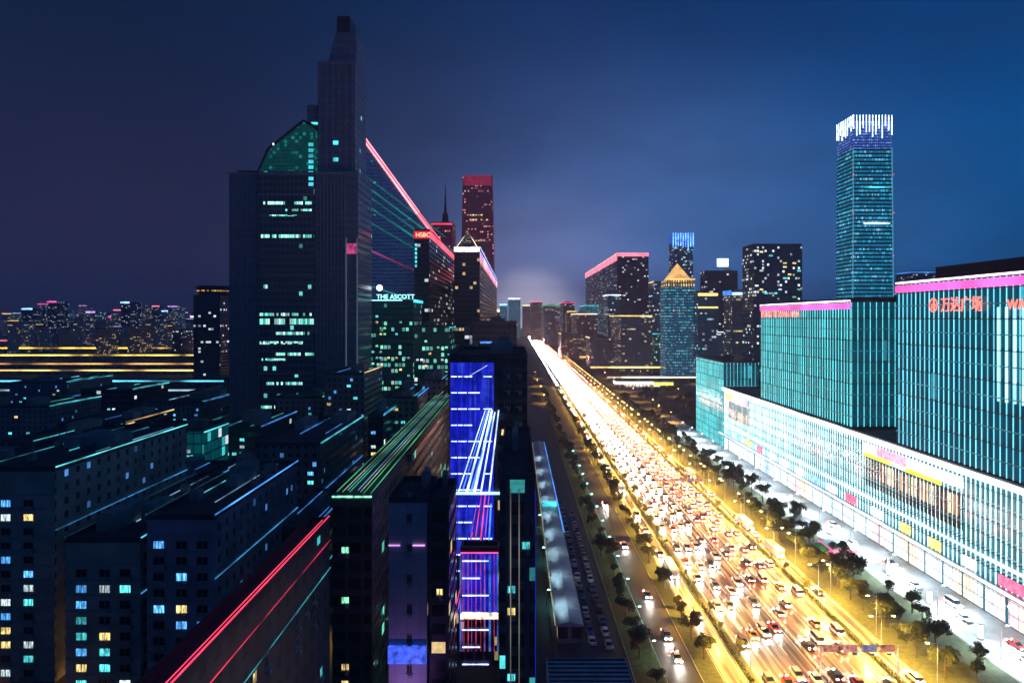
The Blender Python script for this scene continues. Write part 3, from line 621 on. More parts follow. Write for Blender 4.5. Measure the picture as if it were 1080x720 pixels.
# ---- left: gabled skyscraper with stepped shaft
def gable_tower():
    d = 400.0; x = lambda p: WX(p, d); z = lambda p: WZ(p, d)
    t = empty('gabled_skyscraper', (x(312), d+20, 0)); tag(t, 'huge dark stepped skyscraper with teal glass gable on the left', 'skyscraper', 'buildings of the city')
    ox = x(312); X = lambda p: x(p)-ox
    body = facade('gabled_body', (0.11,0.13,0.17), (0.05,0.07,0.10), 2.6, 4.0, 0.02, [(0.2,.9,.8), WH], 0.8, seed=31, rowvar=.6)
    stone = facade('gabled_shaft', (0.15,0.18,0.25), (0.13,0.155,0.215), 3.4, 4.2, 0.004, [(0.2,.9,.8)], 0.7, seed=33)
    MB().box(X(237), X(271.5), -14, 22, 0, z(180)).build('wing', stone, t)
    MB().box(X(243), X(268), -10, 18, z(180), z(176)).build('wing_roof', M['dark'], t)
    MB().box(X(272), X(330), -18, 20, 0, z(180)).build('wall', body, t)
    # glass gable: slopes up to the right
    MB().prism([(X(272), z(180)+.1), (X(330), z(180)+.1), (X(330), z(134)), (X(319), z(128)), (X(300), z(143)), (X(283), z(157))], -18, 16).build('gable', facade('gable_glass', (0.0,0.10,0.10), (0.0,0.05,0.05), 2.2, 2.2, .25, [(0.03,.5,.42),(0.02,.35,.3)], 0.25, room=(0.001,0.04,0.038), seed=35, my=(.06,.94), mz=(.08,.94)), t)
    MB().prism([(X(271), z(181)), (X(282.6), z(156.6)), (X(319), z(127.6)), (X(331), z(133.4)), (X(331), z(131)), (X(319), z(125)), (X(281), z(155)), (X(269.5), z(181))], -18.6, 16.4).build('gable_roof', M['dark'], t)
    MB().box(X(318), X(330), -10, 12, z(129), z(105)).build('stair_tower', stone, t)
    MB().box(X(330.3), X(376), -16, 22, 0, z(180)).build('shaft', stone, t)
    MB().box(X(331), X(371), -12, 18, z(180), z(60)).build('upper_shaft', stone, t)
    MB().prism([(X(340), z(60)), (X(371), z(60)), (X(371), z(26)), (X(349), z(26))], -9, 14).build('tapered_top', stone, t)
    MB().box(X(348.5), X(363), -6, 10, z(26), z(6)).build('top_box', M['dark'], t)
    MB().cyl((X(370), 0, z(28)), (X(370), 0, z(-14)), .35, .12).build('antenna', M['steel'], t)
    rb = MB()
    for i in range(11): xx = X(239)+i*(X(269)-X(239))/10; rb.box(xx-.35, xx+.35, -14.7, -14.02, 0, z(182))
    for i in range(9): xx = X(332)+i*(X(362)-X(332))/8; rb.box(xx-.3, xx+.3, -16.7, -16.02, 0, z(183))
    for i in range(6): xx = X(333)+i*(X(368)-X(333))/5; rb.box(xx-.3, xx+.3, -12.7, -12.02, z(180)+.3, z(62))
    rb.build('pilaster', M['gstone'], t)
    lg = MB().box(X(236), X(271.4), -15.2, -14.75, z(182), z(180)).box(X(330.5), X(377), -17.3, -16.75, z(183), z(180)).box(X(330.5), X(372), -13.2, -12.75, z(63), z(60)).box(X(271.8),X(330.2),-18.9,-18.45,z(184),z(181))
    for py in (205, 290, 395): lg.box(X(272), X(330), -18.8, -18.45, z(py), z(py)+.8)
    lg.build('ledge', M['gstone'], t)
    # ladder of lit windows beside the gable
    for i, py in enumerate(range(150, 196, 6)):
        MB().box(X(324.5), X(329.5), -18.35, -18.05, z(py+3.5), z(py)).build('window', E['led_cyan'], t)
    MB().box(X(323), X(330), -10.3, -10.05, z(126.5), z(124)).build('window', E['led_cyan'], t)
    for py in (145, 163): MB().box(X(347), X(353), -12.3, -12.05, z(py+4), z(py)).build('window', E['led_cyan'], t)
    wm = facade('office_floor', (.02,.05,.05), (.02,.05,.05), 1.3, 5, .75, [(0.2,.9,.75),(0.5,1,.9),(.1,.6,.5)], 1.5, my=(.1,.95), mz=(0,1), rowvar=0, seed=40)
    for (py, a, b_, h_) in ((212,273,328,3.2),(220,300,328,2.2),(226,283,312,1.6),(247,273,330,3.4),(330,273,330,3),(336,273,330,6),(350,290,325,3),(360,273,318,3),(372,290,330,3),(378,275,300,2.4),(300,277,281,4),(403,280,318,3),(428,274,298,3)):
        MB().box(X(a), X(b_), -18.4, -18.05, z(py+h_), z(py)).build('lit_floor', wm, t)
    # magenta lit glass lift lobby near the top of the right edge
    MB().box(X(364), X(375), -16.6, -16.05, z(267), z(256)).build('lit_lobby', emis('lobby_magenta', (.9,.1,.35), .55, False, .5, .5), t)
    for p in (363, 374.6): MB().box(X(p), X(p+1), -16.7, -16.02, 30, z(250)).build('edge_light', emis('lift_edge', (.25,.35,.5), .25, False), t)
    MB().box(X(287), X(288), -18.9, -18.1, z(152.5), z(150.5)).build('warning_light', E['sign_white'], t)
    MB().box(X(257), X(258), -10.5, -10.1, z(201), z(200)).build('warning_light', E['led_red'], t)
gable_tower()

# tower with hotel sign
t = ptower('hotel_tower', 'dark teal hotel block with cyan roof lettering beside the gabled skyscraper', 386, 436, 318, 450, 40, F_teal, 'hotel', plant=1)
zz = WZ(318,450)
text('sign_lettering', 'THE ASCOTT', 4.2, (t['_b'][0]+7, t['_b'][2]-.3, zz+1.8), ROT_F, E['sign_cyan'], t, .3)
MB().cyl((t['_b'][0]+9, t['_b'][2]-.6, zz+9), (t['_b'][0]+9, t['_b'][2]-.2, zz+9), 2.0, n=20).build('sign_emblem', E['sign_white'], t)
MB().box(t['_b'][0]+4, t['_b'][0]+24, t['_b'][2]-.5, t['_b'][2]-.1, zz+.6, zz+1.1).build('sign_underline', E['sign_cyan'], t)
rand_windows(t, 'front', 36, ['warm','white','green','cyan'], zz-2, 1.8, 1.5, 3.9, 2.6, 10)
edge_light(t, 'right', zz-.4, E['led_cyan'], w=.8, hgt=1.8)  # cyan strip added along the roof for the cyan streak
t = ptower('office_block', 'lower teal office block with lit rows right of the hotel', 437, 474, 345, 430, 40, F_teal, 'office block')
rand_windows(t, 'front', 40, ['warm','white','green'], WZ(345,430)-2, 1.8, 1.5, 3.9, 2.6, 6)
edge_light(t, 'right', WZ(345,430)-.5, E['led_cyan'], w=.4, hgt=.6)
t = ptower('office_block', 'dark block with pale vertical edge between the hotel and the blue roof', 476, 498, 352, 470, 50, F_dark, 'office block')
MB().box(t['_b'][1]-1.5, t['_b'][1], t['_b'][2]-.4, t['_b'][2]-.05, 20, WZ(356,470)).build('edge_light', emis('pale_edge', (.4,.5,.6), .4, False), t)
t = ptower('office_block', 'far block behind the lower teal office block with reddish windows', 446, 492, 300, 720, 60, facade('reddish', (.05,.03,.04), (.02,.01,.02), 3, 3.8, .12, [WM,(1,.4,.5),WH,CY], .9, seed=51), 'office block')
edge_light(t, 'right', WZ(300,720)-.5, E['led_ltblue'], w=.7, hgt=1.2)
# red topped bank tower
t = ptower('bank_tower', 'dark tower with red glowing sign top and a rose zoom streak banded along its side', 437, 453, 243, 520, 330, F_dark, 'tower', plant=0)
zt = WZ(243,520); b = t['_b']
edge_light(t, 'right', zt-5.5, emis('rose_streak_band', (1,.12,.18), 1.5, False, .3, .03), w=.5, hgt=5.0, name='light_band')  # rose band added: the red sign's streak laid along the side wall
text('sign_lettering', 'HSBC', 4.6, (b[0]+1.0, b[2]-.5, zt-5), ROT_F, emis('bank_letter', (1,.35,.2), 3.0, False), t, .3)
MB().box(b[0]-.5, b[1]+.3, b[2]-.3, b[2]-.05, zt-6.3, zt-.4).build('sign_board', emis('bank_board', (1,.04,.06), .7, False), t)
for i in range(6): MB().box(b[0]+.5, b[0]+2, b[2]-.3, b[2]-.05, zt-12-i*3.2, zt-10-i*3.2).build('window', E['led_cyan'], t)
t = ptower('red_top_tower', 'tower with crimson lit upper floors behind the bank tower', 455, 477, 235, 900, 50, F_red, 'tower')
edge_light(t, 'front', WZ(237,900), E['led_red'], w=1, hgt=2)
MB().cyl((2,0,WZ(235,900)),(2,0,WZ(222,900)),5,3.5,4).cyl((2,0,WZ(222,900)),(2,0,WZ(190,900)),2.2,.3,6).build('spire', M['dark'], t)
# added wedge tower that carries the red and teal zoom streaks as light lines
def wedge():
    d = 760.0; x = lambda p: WX(p, d); z = lambda p: WZ(p, d); ox = x(440)
    t = empty('added_wedge_tower', (ox, d+20, 0)); tag(t, 'added dark wedge tower whose sloping edge carries a red zoom streak as light', 'tower', 'buildings of the city')
    X = lambda p: x(p)-ox
    m = facade('wedge_glass', (0.62,0.66,0.75), (0.70,0.74,0.84), 3, 4, 0.006, [CY, WH], .6, metal=.9, rough=.2, seed=61, room=(0.001,0.004,0.009))
    MB().prism([(X(378), 0), (X(500), 0), (X(500), z(302)), (X(441), z(226)), (X(378), z(139))], -20, 20).build('wall', m, t)
    def line(pa, pb, w, mat, name='edge_light', y=-20.4, dy=.35):
        (ax, ay), (bx, by) = pa, pb; a = Vector((X(ax), z(ay))); b_ = Vector((X(bx), z(by))); n = (b_-a).normalized(); n = Vector((-n.y, n.x))*w/2
        MB().prism([tuple(a-n), tuple(b_-n), tuple(b_+n), tuple(a+n)], y-dy, y).build(name, mat, t)
    line((378,138), (441,225), 4.6, emis('wedge_streak_hot', (1,.34,.40), 2.4, False, .2, .03)); line((441,225), (498,300), 4.2, emis('wedge_streak', (1,.22,.28), 2.0, False, .2, .03))
    line((377,136.6), (441,223.6), 1.4, E['led_red'], y=-21); line((441,223.6), (499,299), 1.2, E['led_red'], y=-21)
    for (a, b_, w, k) in (((386,196),(482,268),1.5,'led_teal'), ((386,205),(482,274),1.0,'led_teal'), ((386,216),(480,279),1.6,'led_teal'), ((386,186),(470,250),.9,'led_teal'),
                          ((386,232),(478,286),.9,'led_teal'), ((386,262),(452,292),1.5,'led_magenta'), ((452,294),(495,318),1.8,'led_ltblue'), ((386,300),(476,330),1.2,'led_cyan')):
        dm = emis('facade_streak_glow', {'led_teal':(0.03,.40,.34),'led_magenta':(.6,.08,.28),'led_ltblue':(.12,.55,.85),'led_cyan':(.05,.6,.7)}[k], .45, False, .7, .02)
        line(a, b_, w, dm, 'facade_streak')
wedge()
# tall tapered crimson tower
d = 1000; t = ptower('tapered_tower', 'tall tapered tower washed crimson, left of the avenue', 484, 523, 185, d, 46, F_red, 'skyscraper', taper=.80, plant=0)
zz = WZ(185,d)
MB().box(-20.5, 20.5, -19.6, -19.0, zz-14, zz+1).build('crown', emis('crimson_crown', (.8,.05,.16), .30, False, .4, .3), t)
for py in (226, 231, 253): MB().box(-16, 16, -22.6, -21.9, WZ(py+1.5,d), WZ(py,d)).build('lit_floor', facade('warm_floor%d' % py, (.05,.03,.03), (.05,.03,.03), 4, 6, .6, [WM,(1,.6,.5),WH], 1.2, my=(.15,.85), mz=(0,1), rowvar=0), t)
# pyramid topped block with white sign and violet streak band added to its side
t = ptower('pyramid_top_block', 'block crowned by a glass pyramid and a glowing white sign, violet streak along its side', 479, 506, 262, 560, 480, facade('violet_block', (.05,.04,.06), (.02,.02,.03), 3, 3.8, .1, [WM,(1,.5,.6),WH], .8, seed=71), 'tower', plant=0)
b = t['_b']; zz = WZ(262,560); hx = b[1]
MB().frus((-hx*.8,hx*.8,b[2],b[2]+20), zz+1.2, (-.4,.4,b[2]+9,b[2]+10), WZ(243,560)).build('glass_pyramid', facade('pyramid_glass', (.1,.1,.13), (.05,.06,.07), 1.2, 1.5, .4, [(1,.8,.5),(.6,.8,.8)], .35), t)
for (xa,ya) in ((-hx*.8,b[2]),(hx*.8,b[2]),(hx*.8,b[2]+20)): MB().cyl((xa,ya,zz+1.2), (0,b[2]+9.5,WZ(243,560)), .3).build('pyramid_edge', E['led_warm'], t)
edge_light(t, 'front', zz-2.6, emis('sign_band', (1,.9,1), 3.4, False, .5, .3), w=.7, hgt=3.6, name='sign_board')
edge_light(t, 'right', zz-8.5, emis('violet_streak_band', (.85,.45,1.0), 1.6, False, .5, .02), w=.5, hgt=6.0, name='light_band')
edge_light(t, 'right', zz-11.5, emis('salmon_streak_band', (1,.35,.25), 1.4, False, .5, .02), w=.5, hgt=2.2, name='light_band')
edge_light(t, 'right', zz+1.0, E['led_ltblue'], w=.3, hgt=.5)
# bright far blocks at the vanishing point
vp = [(527,535,320,2300,F_cyan,'led_ltblue','bright far block with pale blue light at the avenue end, left one'),(536,549,314,2700,F_cyan,'led_white','tall bright far block with white roof light at the avenue end'),
      (512,527,326,1900,F_mix,'led_warm','far warm lit block left of the bright ones at the avenue end'),(551,560,321,2900,F_brick,'led_warm','narrow far block just right of the avenue end')]
for px0,px1,ty,d,mt,em,lb in vp:
    t = ptower('city_block', lb, px0, px1, ty, d, 90, mt, 'building', plant=1)
    edge_light(t, 'front', WZ(ty,d)-7, E[em], w=1.5, hgt=7, name='light_band')
# dark box block left of the avenue
t = ptower('office_block', 'plain dark boxy block with a small blue sign, close to the avenue left side', 498, 545, 341, 430, 110, facade('plain_dark', (.03,.035,.05), (.012,.015,.025), 3.2, 3.8, .01, [WM], .8, seed=81), 'office block')
text('sign_lettering', '~', 7, (-9, t['_b'][2]-.4, WZ(364,430)), ROT_F, E['led_blue'], t, .3)
MB().box(-9, 4, t['_b'][2]-.4, t['_b'][2]-.05, WZ(362,430), WZ(360,430)).build('sign_line', E['led_blue'], t)
t = building('office_block', 'low block with cyan lined roof between the boxy block and the blue light facade', 'office block', WX(472,300), WX(514,300), 300, 350, WZ(373,300), F_dark)
edge_light(t, 'front', WZ(373,300)-.5, E['led_cyan'], w=.3, hgt=.5); rand_windows(t, 'front', 8, ['cyan','warm'], WZ(373,300)-3)

# ---- centre: tower with blue light facade and rows of white tubes
def blue_tower():
    d = 168.0; xa, xb = WX(474, d), WX(556, d); h = WZ(378, d); cx = (xa+xb)/2
    wall = facade('blue_tower_wall', (.028,.034,.05), (.01,.013,.02), 3.0, 3.97, .02, [WM], .5, seed=91)
    t = building('light_facade_tower', 'slim tower with electric blue light facade and rows of white tubes, left of the avenue', 'tower', xa, xb, d, d+46, h, wall, plant=2)
    b = t['_b']
    m = newmat('blue_media_facade'); g = G(m); tcn = g.add('ShaderNodeTexCoord'); mp = g.add('ShaderNodeMapping'); mp.inputs['Scale'].default_value = (1.6, 1, .07); g.l.new(tcn.outputs['Object'], mp.inputs[0])
    n = g.noise(1.0, mp.outputs[0], 4); n2 = g.noise(.5, tcn.outputs['Object'], 3)
    c = g.ramp(n, [(.3,(.004,.01,.5)),(.5,(.012,.02,.95)),(.7,(.05,.10,1.0))]); g.out((.01,.01,.03), .3, 0, c, g.math('MULTIPLY', g.math('POWER', n2, 1.3), 1.25)); m.cycles.emission_sampling='NONE'
    wpx = (xb-xa)/82.0; X = lambda p: b[0] + (p-474)*wpx
    MB().box(X(475), X(521), b[2]-.35, b[2]-.05, 22, h-1).build('light_wall', m, t)
    # white tube rows, one every floor
    tb = emis('tube_light', (.42,.55,1.0), 3.4, False, .5, .8)
    z = h - 4.5; k = 0
    while z > 14:
        a = X(476) ; e = X(506) if k % 3 else X(498)
        segs = [(a, a+1.4), (a+1.7, a+(e-a)*.55), (a+(e-a)*.6, e)]
        if k % 2 == 0: segs.append((X(510), X(519)))
        mb = MB()
        for s0, s1 in segs: mb.box(s0, s1, b[2]-.6, b[2]-.36, z, z+.22)
        mb.build('tube_row', tb, t); z -= 3.97; k += 1
    # steep light lines added for the zoom streaks fanning down the media wall
    def steep(x0, z0, x1, z1, w, mat):
        MB().prism([(x0-w/2,z0),(x1-w*.75,z1),(x1+w*.75,z1),(x0+w/2,z0)], b[2]-.8, b[2]-.62).build('light_line', mat, t)
    z_ = lambda py: WZ(py, d)
    pb = emis('line_pale', (.45,.62,1.0), 2.2, False, .5, .3); bb = emis('line_blue', (.08,.25,1.0), 1.8, False, .5, .3)
    mg = emis('line_magenta', (1.0,.06,.25), 1.1, False, .6, .3); vi = emis('line_violet', (.5,.12,.9), .9, False, .6, .3)
    for (a,c0,e,f,w,mm) in ((512,432,483,520,.35,pb),(516,432,492,520,.7,pb),(519,432,500,520,.9,pb),(522,434,507,520,.5,pb),(526,432,516,518,.5,pb),(514,432,487,520,.3,bb),
                            (520,438,496,520,.5,bb),(514,385,492,398,.3,pb),(512,520,500,640,.5,mg),(516,520,505,640,.35,vi),(508,520,490,650,.35,mg),(503,530,480,660,.3,vi),(518,530,512,640,.6,bb),(499,560,476,660,.3,mg)):
        steep(X(a), z_(c0), X(e), z_(f), w*.55, mm)
    edge_light(t, 'front', z_(520), E['led_ltblue'], w=.35, off=.9, a0=X(476), a1=X(528), hgt=.6, name='ledge_light')
    for py in (607, 626, 643, 459, 505): put_window(t, 'front', 'warm', X(538) if py > 500 else X(532), z_(py), 1.7, 1.6)
    for py in range(395, 600, 17):
        if rnd.random() < .6: put_window(t, 'front', 'dark', X(535), z_(py), 1.5, 1.5)
        put_window(t, 'front', 'dark', X(547), z_(py), 1.5, 1.5)
    return t
blue_tower()
t = building('media_block', 'lower block with magenta and violet streak lines on its front, below the blue facade tower', 'building', WX(472,128), WX(521,128), 158, 163, WZ(582,158), facade('magenta_block', (.06,.03,.06), (.02,.015,.025), 2.2, 3.4, .10, [WM,(.4,.6,1),(1,.3,.5)], .6, seed=95), plant=0)
b = t['_b']; zt = WZ(582,158)
MB().box(b[0]+.2, b[1]-.2, b[2]-.12, b[2]-.03, 12, zt-.3).build('light_wall', bpy.data.materials['blue_media_facade'], t)
for q in range(7): MB().box(b[0]+.4, b[0]+(4.5 if q%2 else 6.5), b[2]-.5, b[2]-.32, zt-2-q*3.97, zt-1.8-q*3.97).build('tube_row', bpy.data.materials['tube_light'], t)
for i,(xx,w,k) in enumerate(((-4.4,.3,'led_blue'),(-4.0,.15,'led_violet'),(-3.6,.12,'led_magenta'),(-2.6,.2,'led_red'),(-1.8,.1,'led_violet'),(-.8,.25,'led_magenta'),(.3,.12,'led_red'),(1.2,.3,'led_violet'),(2.4,.5,'led_blue'),(3.4,.15,'led_magenta'),(4.2,.3,'led_blue'))):
    MB().box(xx-w/2, xx+w/2, b[2]-.3, b[2]-.04, 3, zt-.5).build('light_line', emis('dim_'+k, tuple(c for c in {'led_magenta':(1,.07,.35),'led_red':(1,.08,.12),'led_violet':(.5,.15,.9),'led_blue':(.1,.25,1)}[k]), .5, False, .7, .3), t)  # upright light lines added for the magenta and violet streaks
edge_light(t, 'front', zt-.2, E['led_magenta'], w=.2, hgt=.25)
edge_light(t, 'front', 10.5, emis('shop_row', (1,.8,.55), 2.2, False, .7, 1.0), w=.3, hgt=1.4, name='lit_shop_row')
# purple lit pale slab
def purple():
    d = 120.0
    wallm = newmat('pale_tiled_wall'); g = G(wallm); tcn = g.add('ShaderNodeTexCoord'); br = g.add('ShaderNodeTexBrick'); br.offset = 0
    mp = g.add('ShaderNodeMapping'); mp.inputs['Rotation'].default_value = (R(90),0,0); g.l.new(tcn.outputs['Object'], mp.inputs[0]); g.l.new(mp.outputs[0], br.inputs['Vector'])
    br.inputs['Color1'].default_value = (.40,.36,.44,1); br.inputs['Color2'].default_value = (.36,.32,.40,1); br.inputs['Mortar'].default_value = (.18,.16,.2,1)
    br.inputs['Scale'].default_value = 1; br.inputs['Mortar Size'].default_value = .03; br.inputs['Brick Width'].default_value = 2.2; br.inputs['Row Height'].default_value = 1.75
    g.out(br.outputs[0], .7)
    t = building('panel_building', 'pale panelled slab washed in violet light with one column of small windows', 'building', WX(410,d), WX(450,d), d, d+16, WZ(530,d), wallm, plant=1)
    b = t['_b']
    for i in range(10): put_window(t, 'front', 'dark', .3, 10+i*5.3-3, 1.0, 1.5)
    edge_light(t, 'front', WZ(575,d), E['led_violet'], w=.18, hgt=.2, a0=b[0], a1=b[0]+2); edge_light(t, 'front', WZ(575,d), E['led_violet'], w=.18, hgt=.2, a0=b[1]-2.4, a1=b[1]-.3)
    MB().box(b[0], b[1], b[2]-.9, b[2]-.05, WZ(697,d), WZ(680,d)).build('blue_lit_ledge', emis('blue_ledge', (.05,.12,1), 1.0, False, .6, .8), t)
    # wall washer lamps that colour it
    ld = bpy.data.lights.new('wall_washer', 'SPOT'); ld.energy = 2600; ld.color = (.62,.30,1.0); ld.spot_size = R(75); ld.spot_blend = 1; ld.shadow_soft_size = .4
    lo = bpy.data.objects.new('wall_washer', ld); COL.objects.link(lo); lo.parent = t; lo.location = (0, b[2]-9, 12); lo.rotation_euler = (R(90+38), 0, 0)
    t2 = building('panel_building', 'dim plum coloured wing joined right of the violet lit slab', 'building', WX(450.6,d), WX(473,d), d+1, d+16, WZ(533,d), facade('plum', (.06,.035,.065), (.02,.012,.02), 3.2, 3.3, .05, [WM], .7, seed=97), plant=1)
    put_window(t2, 'front', 'warm', .2, WZ(630,d), 1.3, 1.3)
purple()
t = building('office_block', 'grey blue slab with a blue washed side beside the low pale roof', 'office block', WX(527,112), 3.0, 112, 160, WZ(505,112), facade('greyblue', (.06,.08,.11), (.02,.03,.045), 3.2, 3.6, .05, [CY,WM,WH], .9, seed=99), plant=1)
bb = t['_b']
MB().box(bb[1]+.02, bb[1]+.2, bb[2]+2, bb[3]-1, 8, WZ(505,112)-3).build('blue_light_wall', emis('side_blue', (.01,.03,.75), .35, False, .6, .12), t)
rand_windows(t, 'front', 8, ['warm','cyan'], WZ(505,112)-4, 1.5, 1.4, 3.6, 2.4, 6)
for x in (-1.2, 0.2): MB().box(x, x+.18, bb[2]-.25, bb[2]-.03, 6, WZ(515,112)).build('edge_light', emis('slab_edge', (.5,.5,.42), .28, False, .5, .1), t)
# louvred dark roof in the foreground
t = empty('louvred_roof_building', (WX(618,62), 56, 0)); tag(t, 'dark building close below with a louvred plant screen on its roof', 'building', 'buildings of the city')
lz = WZ(683,62)
MB().box(-3.6, 3.6, -6, 6, 0, lz-2.6).build('wall', M['conc'], t)
for i in range(16): MB().box(-3.5, 3.5, -5.6+i*.72, -5.6+i*.72+.42, lz-1.1, lz-.95).build('louvre', M['steel'], t)
MB().box(-3.6, -3.5, -6, 6, lz-2.6, lz-.9).box(3.5, 3.6, -6, 6, lz-2.6, lz-.9).box(-3.5,3.5,5.9,6,lz-2.6,lz-.9).box(-3.5,3.5,-6,-5.9,lz-2.6,lz-.9).build('screen_frame', M['steel'], t)
# low market hall with pale roof
t = empty('market_hall', (13.0, 290, 0)); tag(t, 'long low hall with pale metal roof and a blue light along its eaves', 'hall', 'buildings of the city')
MB().box(-3.0, 3.0, -122, 122, 0, 4.6).build('wall', facade('hall_wall', (.2,.2,.2), (.03,.03,.03), 4, 4.6, .3, [WM,WH], .8), t)
MB().prism([(-3.4,4.6),(3.4,4.6),(3.4,4.9),(0,5.7),(-3.4,4.9)], -123, 123).build('roof', M['pale_roof'], t)
MB().box(3.45, 3.75, -50, 123, 4.7, 5.0).build('eaves_light', E['led_blue'], t)
MB().box(-3.7, -3.45, -123, 123, 4.7, 4.85).build('eaves_light', emis('dim_warm_eaves', (.9,.85,.5), .35, False, .6), t)
MB().box(-3.0, 2.8, -20, -17, 5.5, 6.8).build('glowing_roof_vent', E['led_cyan'], t)  # vent glows by itself; cyan light put into its material
# roof floodlights
for y in (-112, -92, -72, -52, -30, -8, 18, 44, 74):
    p = MB().cyl((-3.2,y,4.9),(-3.2,y,9.5),.07).box(-3.4,-2.8,y-.3,y+.3,9.4,9.6).build('floodlight', M['steel'], t)
    ld = bpy.data.lights.new('floodlight_lamp', 'SPOT'); ld.energy = 1500; ld.color = (.55,.85,1); ld.spot_size = R(150); ld.spot_blend = 1; ld.shadow_soft_size = .3
    lo = bpy.data.objects.new('floodlight_lamp', ld); COL.objects.link(lo); lo.parent = p; lo.location = (-2.6, y, 9.3); lo.rotation_euler = (0, R(-18), 0)

# long roof with light lines added for the green zoom streaks
t = building('long_roof_building', 'long low building whose roof carries added green and white streak lines', 'building', -35.4, -27.8, 131, 350, 45, facade('green_block', (.03,.045,.04), (.01,.015,.015), 3, 3.4, .04, [GN,WM,CY], .8, seed=103), plant=0)
b = t['_b']
for i,(xx,w,k) in enumerate(((b[0]+.3,.14,'led_green'),(b[0]+1.5,.07,'warm'),(b[0]+2.2,.12,'led_cyan'),(b[0]+2.9,.07,'led_green'),(b[0]+4.2,.12,'led_ltblue'),(b[0]+5.0,.07,'warm'),(b[0]+5.8,.1,'led_green'),(b[1]-.4,.14,'led_green'))):
    c = {'led_green':(.12,.75,.35),'led_cyan':(.1,.6,.7),'led_ltblue':(.2,.5,.9),'warm':(.65,.8,.5)}[k]
    MB().box(xx, xx+w, b[2]+.2+rnd.uniform(0,4), b[3]-rnd.uniform(10,60), 46.12, 46.25).build('roof_streak_line', emis('roofline_'+k, c, .65, False, .7, .06), t)
edge_light(t, 'front', 45.6, emis('green_front', (.25,.95,.55), 1.7, False, .8, 1.2), w=.2, hgt=.3)
rand_windows(t, 'front', 6, ['green','warm'], 42, 1.6, 1.4); rand_windows(t, 'right', 14, ['cyan','green','warm'], 42, 1.6, 1.4)

# ---- left: residential towers
res1 = facade('res_wall_a', (.22,.22,.22), (.05,.06,.07), 3.1, 3.1, .05, [BL,CY,WM,WH], .6, seed=111, my=(.3,.7), mz=(.3,.8), rowvar=.1)
res2 = facade('res_wall_b', (.17,.18,.19), (.04,.05,.06), 2.8, 3.1, .06, [BL,CY,WM,(0.2,.6,.9)], .7, seed=117, my=(.25,.7), mz=(.3,.8), rowvar=.1)
plainres = facade('render_wall', (.32,.31,.28), (.03,.035,.04), 4.0, 3.1, .10, [BL,CY,WM,WH,(.1,.5,.8)], .6, my=(.3,.62), mz=(.32,.8), rowvar=.2, side_only=True, seed=141); violet_lit_res = facade('violet_lit_wall', (.34,.26,.34), (.03,.03,.04), 3.6, 3.1, .08, [BL,CY,WM,(.1,.5,.8)], .6, my=(.3,.6), mz=(.32,.8), rowvar=.2, side_only=True, seed=147)  # mauve base colour of the second wall holds the violet light on it
def res_near(label, x0, x1, y0, y1, z1, cols, litp, side=None, mat=plainres):
    t = building('apartment_tower', label, 'apartment tower', x0, x1, y0, y1, z1, mat, plant=7, group='apartment towers on the left')
    b = t['_b']; n = 0
    fl = int((z1-3)/3.1)
    rows = range(max(0, fl-14), fl)
    for r in rows:
        for c in cols:
            k = rnd.choice(['blue','cyan','white','warm','cyan','blue']) if rnd.random() < litp*1.25 else 'dark'
            put_window(t, 'front', k, c, 1.2+r*3.1, 2.3, 1.7); n += 1
    if side:
        for r in rows:
            for c in side:
                if n < 98: put_window(t, 'right', rnd.choice(['cyan','white','blue']) if rnd.random() < .05 else 'dark', c, 1.2+r*3.1, 1.1, 1.3); n += 1
    edge_light(t, 'right', z1+.9, emis('parapet_'+str(int(x0)), rnd.choice([(.08,.55,.8),(.06,.3,.95),(.1,.7,.75)]), 1.5, False, .7, .08), w=.2, hgt=.22)  # parapet and side strips added as stand-ins for light streaks
    edge_light(t, 'left', z1+.9, emis('parapet_l_'+str(int(x0)), (.05,.4,.7), .9, False, .8, .08), w=.12, hgt=.14)
    edge_light(t, 'right', z1*.72, emis('side_streak_'+str(int(x0)), (.06,.35,.75), .8, False, .9, .1), w=.12, hgt=.14)
    roof_streaks(t, z1, 3, .14, 1.0)
    # slab lines and balconies
    for r in rows:
        MB().box(b[0]-.06, b[1]+.06, b[2]-.14, b[2]-.01, 3.95+r*3.1-.12, 4.0+r*3.1).build('floor_band', M['conc'], t)
    for c in cols[:1]:
        for r in list(rows)[::1]:
            MB().box(c-1.5, c+1.5, b[2]-1.0, b[2]-.16, .95+r*3.1-.35, 1.0+r*3.1-.2).box(c-1.5, c+1.5, b[2]-1.0, b[2]-.92, 1.0+r*3.1-.2, 1.65+r*3.1).build('balcony', M['conc'], t)
    return t
res_near('apartment tower with violet lit mauve side and a red line passing in front, lower left', WX(155,132), WX(226,132), 132, 182, WZ(548,132), (-4.2, 0.2, 4.2), .35, None, violet_lit_res)
res_near('apartment tower with a central column of lit windows, left neighbour of the mauve sided one', WX(69,134), WX(148,134), 134, 190, WZ(572,134), (4.4, 0.4, -4.2), .30)
res_near('apartment tower at the lower left corner with blue lit windows', WX(-60,150), WX(58,150), 150, 210, WZ(497,150), (6.5, 1.5, -6.0), .32)
